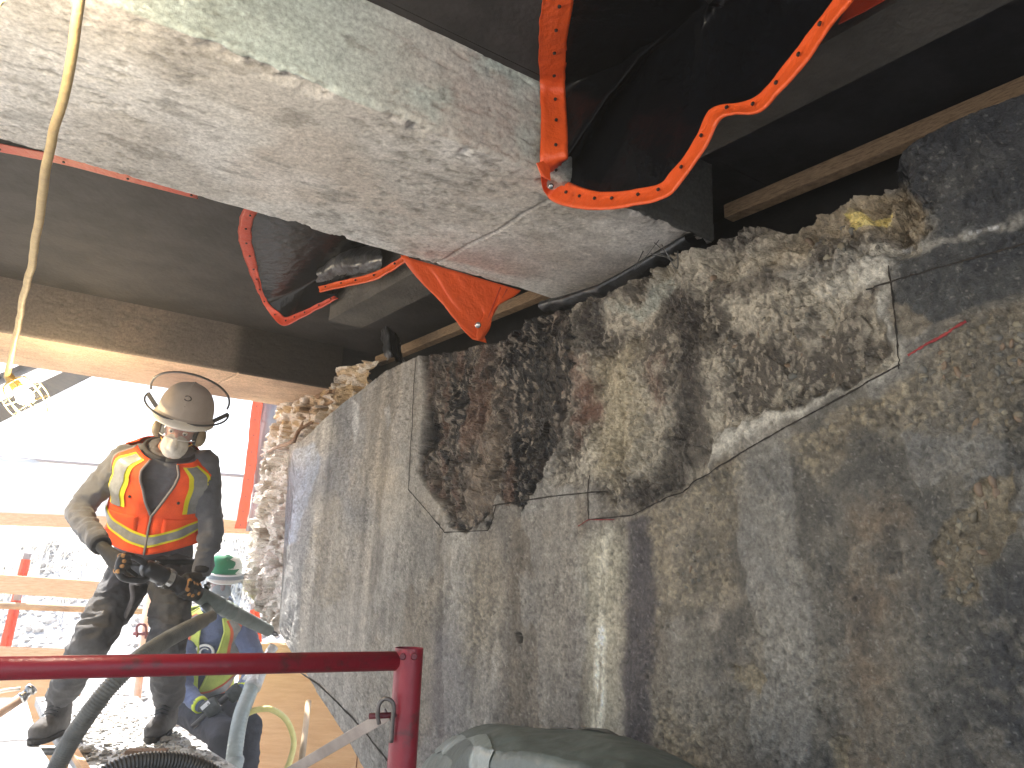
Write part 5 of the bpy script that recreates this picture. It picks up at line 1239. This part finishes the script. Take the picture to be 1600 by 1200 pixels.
gz = np.array(gz); gl_ = MB().grid(gz).build('safety_glasses', LENS, w1, smooth=True)
MB().tube(list(gz[-1]), .003, 6).build('lower_frame', mat('glasses_frame', (196, 192, 186), .3), gl_, smooth=True)
MB().tube(list(gz[0]), .0042, 6).build('brow_bar', mat('glasses_frame', (196, 192, 186), .3), gl_, smooth=True)
for s_ in (0, -1): MB().bar(gz[1][s_], hc + hs * (.084 if s_ else -.084) - hf * .02 + hu * .02, .004, .008).build('temple', BLACK, gl_)
MSK = mat('white_mask', (214, 206, 192), .85, (190, 180, 164), 12, .2, 90)
g = MB(); ellipsoid(g, hc - hu * .062 + hf * .062, (hf, hs, hu), (.066, .064, .064)); capsule_mesh(g, hc - hu * .015 + hf * .098, hc - hu * .055 + hf * .125, .016, .022); ellipsoid(g, hc - hu * .098 + hf * .055, (hf, hs, hu), (.050, .050, .030))
mk_ = blob(g, 'respirator', MSK, w1, .006, 4, .0015, 30, 81)
MB().bar(hc - hu * .045 + hf * .132 - hs * .012, hc - hu * .045 + hf * .132 + hs * .012, .012, .024, bev=.003).build('valve', MSK, mk_)
for s_ in (-1, 1): MB().tube(catmull([hc - hu * .055 + hf * .05 + hs * .058 * s_, hc - hu * .03 + hs * .083 * s_, hc - hf * .06 + hs * .06 * s_], 5), .003, 6).build('strap', mat('yellow_strap', (222, 178, 70), .7), mk_, smooth=True)
MB().tube([T1.pt(.985, a, .012) for a in np.linspace(0, 2 * math.pi, 25)], .012, 8).build('collar', mat('shirt_collar', (64, 64, 66), .9), w1, smooth=True)

# ------------------------------------------------------------------ second worker, lower, behind the wall end
w2 = thing('person', 'crouching worker in green and white hard hat and blue hooded sweatshirt', 'person', (*PY(335, 1100, 5.15)[:2], 0))
pel, che, nec = J(308, 1096, 5.34), J(326, 1026, 5.24), J(341, 948, 5.06)
sR, eR, wR = J(296, 985, 5.10), J(283, 1076, 5.0), J(316, 1104, 4.86)
sL, eL, wL = J(380, 985, 5.16), J(402, 1042, 5.05), J(378, 1080, 4.88)
T2 = Torso(pel, che, nec, sL - sR, .88)
hp1, k1, a1 = J(292, 1104, 5.3), J(352, 1150, 4.75), None
hp2, k2 = J(330, 1104, 5.34), J(385, 1136, 4.85)
f1_ = np.array([k1[0] - .12, k1[1] + .22, 0]); f2_ = np.array([k2[0] - .02, k2[1] + .2, 0]); fd = nrm(np.array([.25, -1, 0]))
a1 = f1_ + fd * .075 + [0, 0, .17]; a2 = f2_ + fd * .075 + [0, 0, .17]
h2 = J(347, 906, 5.0); u2_, f2d = nrm(np.array([.10, -.2, .97])), nrm(np.array([.42, -.86, -.28]))
gA, gB = PY(296, 1140, 4.83), PY(398, 1050, 4.92); gax = nrm(gB - gA)
cR, pR = hand(PY(333, 1108, 4.845), gax, .018, nrm(wR - PY(333, 1108, 4.845)) + np.array([0, -.3, .4]), wR, 1)
cL, pL_ = hand(PY(366, 1080, 4.88), gax, .018, nrm(wL - PY(366, 1080, 4.88)) + np.array([0, .3, .6]), wL, -1)
g = MB(); T2.mesh(g, -.1, 1.0, -.035); hu, hf, hs = head(g, h2, u2_, f2d); chain(g, [nec - (h2 - nec) * .2, nec + (h2 - nec) * .4, h2 - hu * .02 - hf * .02], [.06, .055, .06])
for a, b, c, caps in ((sR, eR, wR, cR), (sL, eL, wL, cL)):
    chain(g, [a, b, c], [.043, .037, .026])
    for q in caps: capsule_mesh(g, q[0], q[1], q[2] * .82, q[3] * .82, 8)
for h, k, a in ((hp1, k1, a1), (hp2, k2, a2)): chain(g, [h, k, a], [.08, .055, .042])
for a, h in ((a1, f1_), (a2, f2_)): chain(g, [a, h + fd * .10 + [0, 0, .055], h + fd * .23 + [0, 0, .045]], [.04, .036, .032])
blob(g, 'body', SKIN, w2, .009, 4); eyes(w2, h2, hu, hf, hs)
BLUE = mat('blue_hoodie', (96, 108, 138), .95, (76, 88, 116), 8, .3, 120, sheen=.2); DKP = mat('dark_trousers', (56, 58, 66), .9, (38, 40, 46), 8, .3, 100)
g = MB(); T2.mesh(g, -.05, 1.02, 0); chain(g, [T2.pt(.82, rad(-60), -.1), sR, eR, wR + (eR - wR) * .15], [.08, .076, .064, .048]); chain(g, [T2.pt(.82, rad(60), -.1), sL, eL, wL + (eL - wL) * .15], [.08, .076, .064, .048])
chain(g, [nec - hf * .10 - hs * .05, nec - hf * .11, nec - hf * .10 + hs * .05], [.05, .06, .05])
blob(g, 'hoodie', BLUE, w2, .011, 3, .010, 13, 131)
g = MB(); T2.mesh(g, -.12, .08, .005)
for h, k, a in ((hp1, k1, a1), (hp2, k2, a2)): chain(g, [pel + (h - pel) * .7, h, h + (k - h) * .5, k, k + (a - k) * .5, a], [.11, .11, .10, .088, .08, .07])
blob(g, 'trousers', DKP, w2, .011, 3, .012, 10, 147)
boot(w2, f1_, f1_ + fd * .30, a1, BOOT, SOLE, 160); boot(w2, f2_, f2_ + fd * .30, a2, BOOT, SOLE, 164)
GLW = mat('grey_glove', (72, 76, 74), .8, (54, 58, 56), 20, .3)
for caps, pads, a, b in ((cR, pR, eR, wR), (cL, pL_, eL, wL)):
    g = MB()
    for q in caps: capsule_mesh(g, q[0], q[1], q[2] * 1.1, q[3] * 1.1, 10)
    gl = blob(g, 'glove', GLW, w2, .006, 2, .001, 40, 171); d_ = nrm(b - a)
    MB().lathe(b - d_ * .04, d_, [(0, .046), (.004, .05), (.026, .049), (.03, .044)], 16).build('lime_cuff', mat('lime_band', (208, 222, 62), .7), gl, smooth=True)
eb_ = wR + (PY(333, 1108, 4.845) - wR) * .45 + np.array([0, -.036, .018])
MB().box(eb_, (gax, np.cross(gax, (0, -1, .3)), (0, -1, .3)), (.028, .012, .0015), .001).build('glove_badge', mat('white_print', (226, 226, 224), .6), w2)
LIME = mat('lime_vest', (196, 208, 104), .8, (172, 186, 88), 12, .25, 140); ORB = mat('orange_band', (218, 116, 80), .8, (196, 96, 66), 10)
vo2 = vest(w2, T2, LIME, ORB, SILV, LIME, .028, .06, .22, 9)
ch = T2.pt(.66, rad(-6), .012); cu = nrm(nec - pel); cs = nrm(np.cross(cu, C0 - ch)); cf = np.cross(cs, cu); ch = ch + nrm(C0 - ch) * .012
WP = mat('white_print', (226, 226, 224), .6)
lg = MB(); lg.tube([ch + cs * .052 * math.cos(a) + cu * .052 * math.sin(a) for a in np.linspace(0, 2 * math.pi, 33)], .009, 8, flat=.4); lg.tube([ch + cs * .026 * math.cos(a) + cu * .030 * math.sin(a) for a in np.linspace(.8, 5.5, 22)], .010, 8, flat=.4)
lg.build('chest_emblem', WP, w2, smooth=True)
ch2 = ch - cu * .115
lg = MB()
for dx_ in (-.042, -.004, .034):
    c_ = ch2 + cs * dx_; lg.tube([c_ + cu * .02, c_ - cu * .02], .005, 6, flat=.5); lg.tube([c_ + cu * .02, c_ + cu * .02 + cs * .02], .005, 6, flat=.5)
    lg.tube([c_ + cs * .02 + cu * .02, c_ + cs * .02 - cu * .02], .005, 6, flat=.5)
lg.build('chest_print', WP, w2, smooth=True)
WHAT = mat('white_hard_hat', (226, 236, 230), .35, (214, 218, 214), 8); GREENP = mat('green_decal', (24, 138, 92), .4, (20, 116, 78), 8)
hc2 = h2 + hu * .06; ht2 = hat(w2, hc2, hu + hf * .08, hf, WHAT, 'hard_hat', .03)
def hatpt(a, e, k=1.01):
    r_ = math.cos(e) ** .8; up3 = nrm(hu + hf * .08); f3 = nrm(hf - up3 * (hf @ up3)); s3 = np.cross(f3, up3)
    return hc2 + k * (f3 * .135 * r_ * math.cos(a) + s3 * .112 * r_ * math.sin(a) + up3 * (.128 * math.sin(e) + .006 * math.exp(-(math.sin(a) / .25) ** 2) * (r_ < .92)))
gd = []
for i in range(9):
    e = .02 + 1.12 * i / 8; jag = .22 * math.sin(i * 2.4); gd.append([hatpt(a, e, 1.018) for a in np.linspace(-.75 + jag + .05 * i, 1.45 - .05 * i, 18)])
MB().grid(np.array(gd)).build('green_decal', GREENP, ht2, smooth=True)
MB().grid(np.array([[hatpt(a, e, 1.024) for a in np.linspace(1.15, 1.5, 5)] for e in np.linspace(.15, .7, 5)])).build('red_decal', mat('red_decal', (206, 90, 84), .4), ht2, smooth=True)
sv = np.array([[h2 + hu * (.062 - .215 * t) + hf * (.02 + .135 * math.cos(a)) * (1 - .06 * t) + hs * .128 * math.sin(a) for a in np.linspace(-1.5, 1.5, 30)] for t in np.linspace(0, 1, 12)])
fs2 = MB().grid(sv).build('face_shield', SHIELD, ht2, smooth=True)
MB().tube(list(sv[0]), .006, 8).build('shield_band', mat('white_band', (220, 224, 226), .5), fs2, smooth=True)
g = MB(); ellipsoid(g, h2 - hu * .06 + hf * .06, (hf, hs, hu), (.06, .06, .055)); g.build('respirator', MSK, w2, smooth=True)
g = MB(); ellipsoid(g, T2.pt(.0, rad(-75), .03), (cs, cf, cu), (.07, .05, .10)); capsule_mesh(g, T2.pt(-.04, rad(-70), .05), T2.pt(-.22, rad(-55), .05), .06, .045)
blob(g, 'tool_pouch', ORB, w2, .011, 3, .006, 16, 191)
# his blow gun and hoses
gun = thing('blast_gun', 'dark hand tool with silver nozzle held by the crouching worker', 'power tool', gA)
MB().tube([gA + gax * .02, gA + gax * .20, gA + gax * .34], [.015, .018, .020], 12).build('handle', GUN, gun, smooth=True)
MB().lathe(gA + gax * .14, gax, [(0, .022), (.01, .026), (.06, .026), (.07, .020)], 14).build('valve_body', STEEL, gun, smooth=True)
MB().tube([gA + gax * .34, PY(402, 1046, 4.92), PY(428, 1010, 4.9)], [.02, .026, .030], 14).build('nozzle', mat('silver_shroud', (206, 204, 200), .4, (170, 168, 164), 12), gun, smooth=True)
h3 = thing('vacuum_hose', 'thick pale grey hose rising in front of the crouching worker', 'hose', (*PY(366, 1200, 4.6)[:2], 0))
pz_ = PY(362, 1240, 4.6)
corrugated('ribbed_hose', [PY(398, 1058, 4.85), PY(390, 1082, 4.78), PY(376, 1120, 4.68), PY(368, 1165, 4.62), PY(364, 1205, 4.6), np.array([pz_[0], pz_[1], .55]), np.array([pz_[0] - .1, pz_[1] + .1, .05])], .044, mat('pale_hose', (170, 178, 174), .45, (138, 146, 142), 8), None, .02, .05, h3)
MB().tube(catmull([PY(408, 1040, 4.88), PY(402, 1054, 4.86), PY(394, 1074, 4.79)], 6), [.036, .04, .044, .047, .046, .05, .049, .05, .05, .05, .049, .05, .051], 16).build('taped_cuff', mat('silver_wrap', (214, 212, 208), .3, (170, 170, 168), 20, .8, 50), h3, smooth=True)
MB().tube(catmull([PY(384, 1116, 4.72), PY(402, 1109, 4.72), PY(425, 1109, 4.75), PY(448, 1126, 4.8), PY(459, 1158, 4.85), PY(452, 1192, 4.85), PY(436, 1225, 4.85), PY(420, 1270, 4.85)], 10), .017, 12).build('yellow_hose', mat('yellow_hose', (224, 214, 140), .45, (206, 194, 116), 12), None, smooth=True, label='yellow hose looping beside the thick pale hose', cat='hose')

# ------------------------------------------------------------------ dusty air
hz = MB().box((0, 420, 1.3), ((1, 0, 0), (0, 1, 0), (0, 0, 1)), (960, 520, 2.6)).build('haze', None, None, kind='stuff')
hm = bpy.data.materials.new('dusty_air'); hm.use_nodes = True; ht_ = hm.node_tree
for nd in list(ht_.nodes): ht_.nodes.remove(nd)
oo_ = ht_.nodes.new('ShaderNodeOutputMaterial'); pv = ht_.nodes.new('ShaderNodeVolumePrincipled')
pv.inputs['Color'].default_value = (.95, .95, .95, 1); pv.inputs['Density'].default_value = .015; pv.inputs['Anisotropy'].default_value = .3
ht_.links.new(pv.outputs[0], oo_.inputs['Volume'])
hz.data.materials.clear(); hz.data.materials.append(hm)
tag(hz, 'thin dusty haze filling the work place', 'haze')
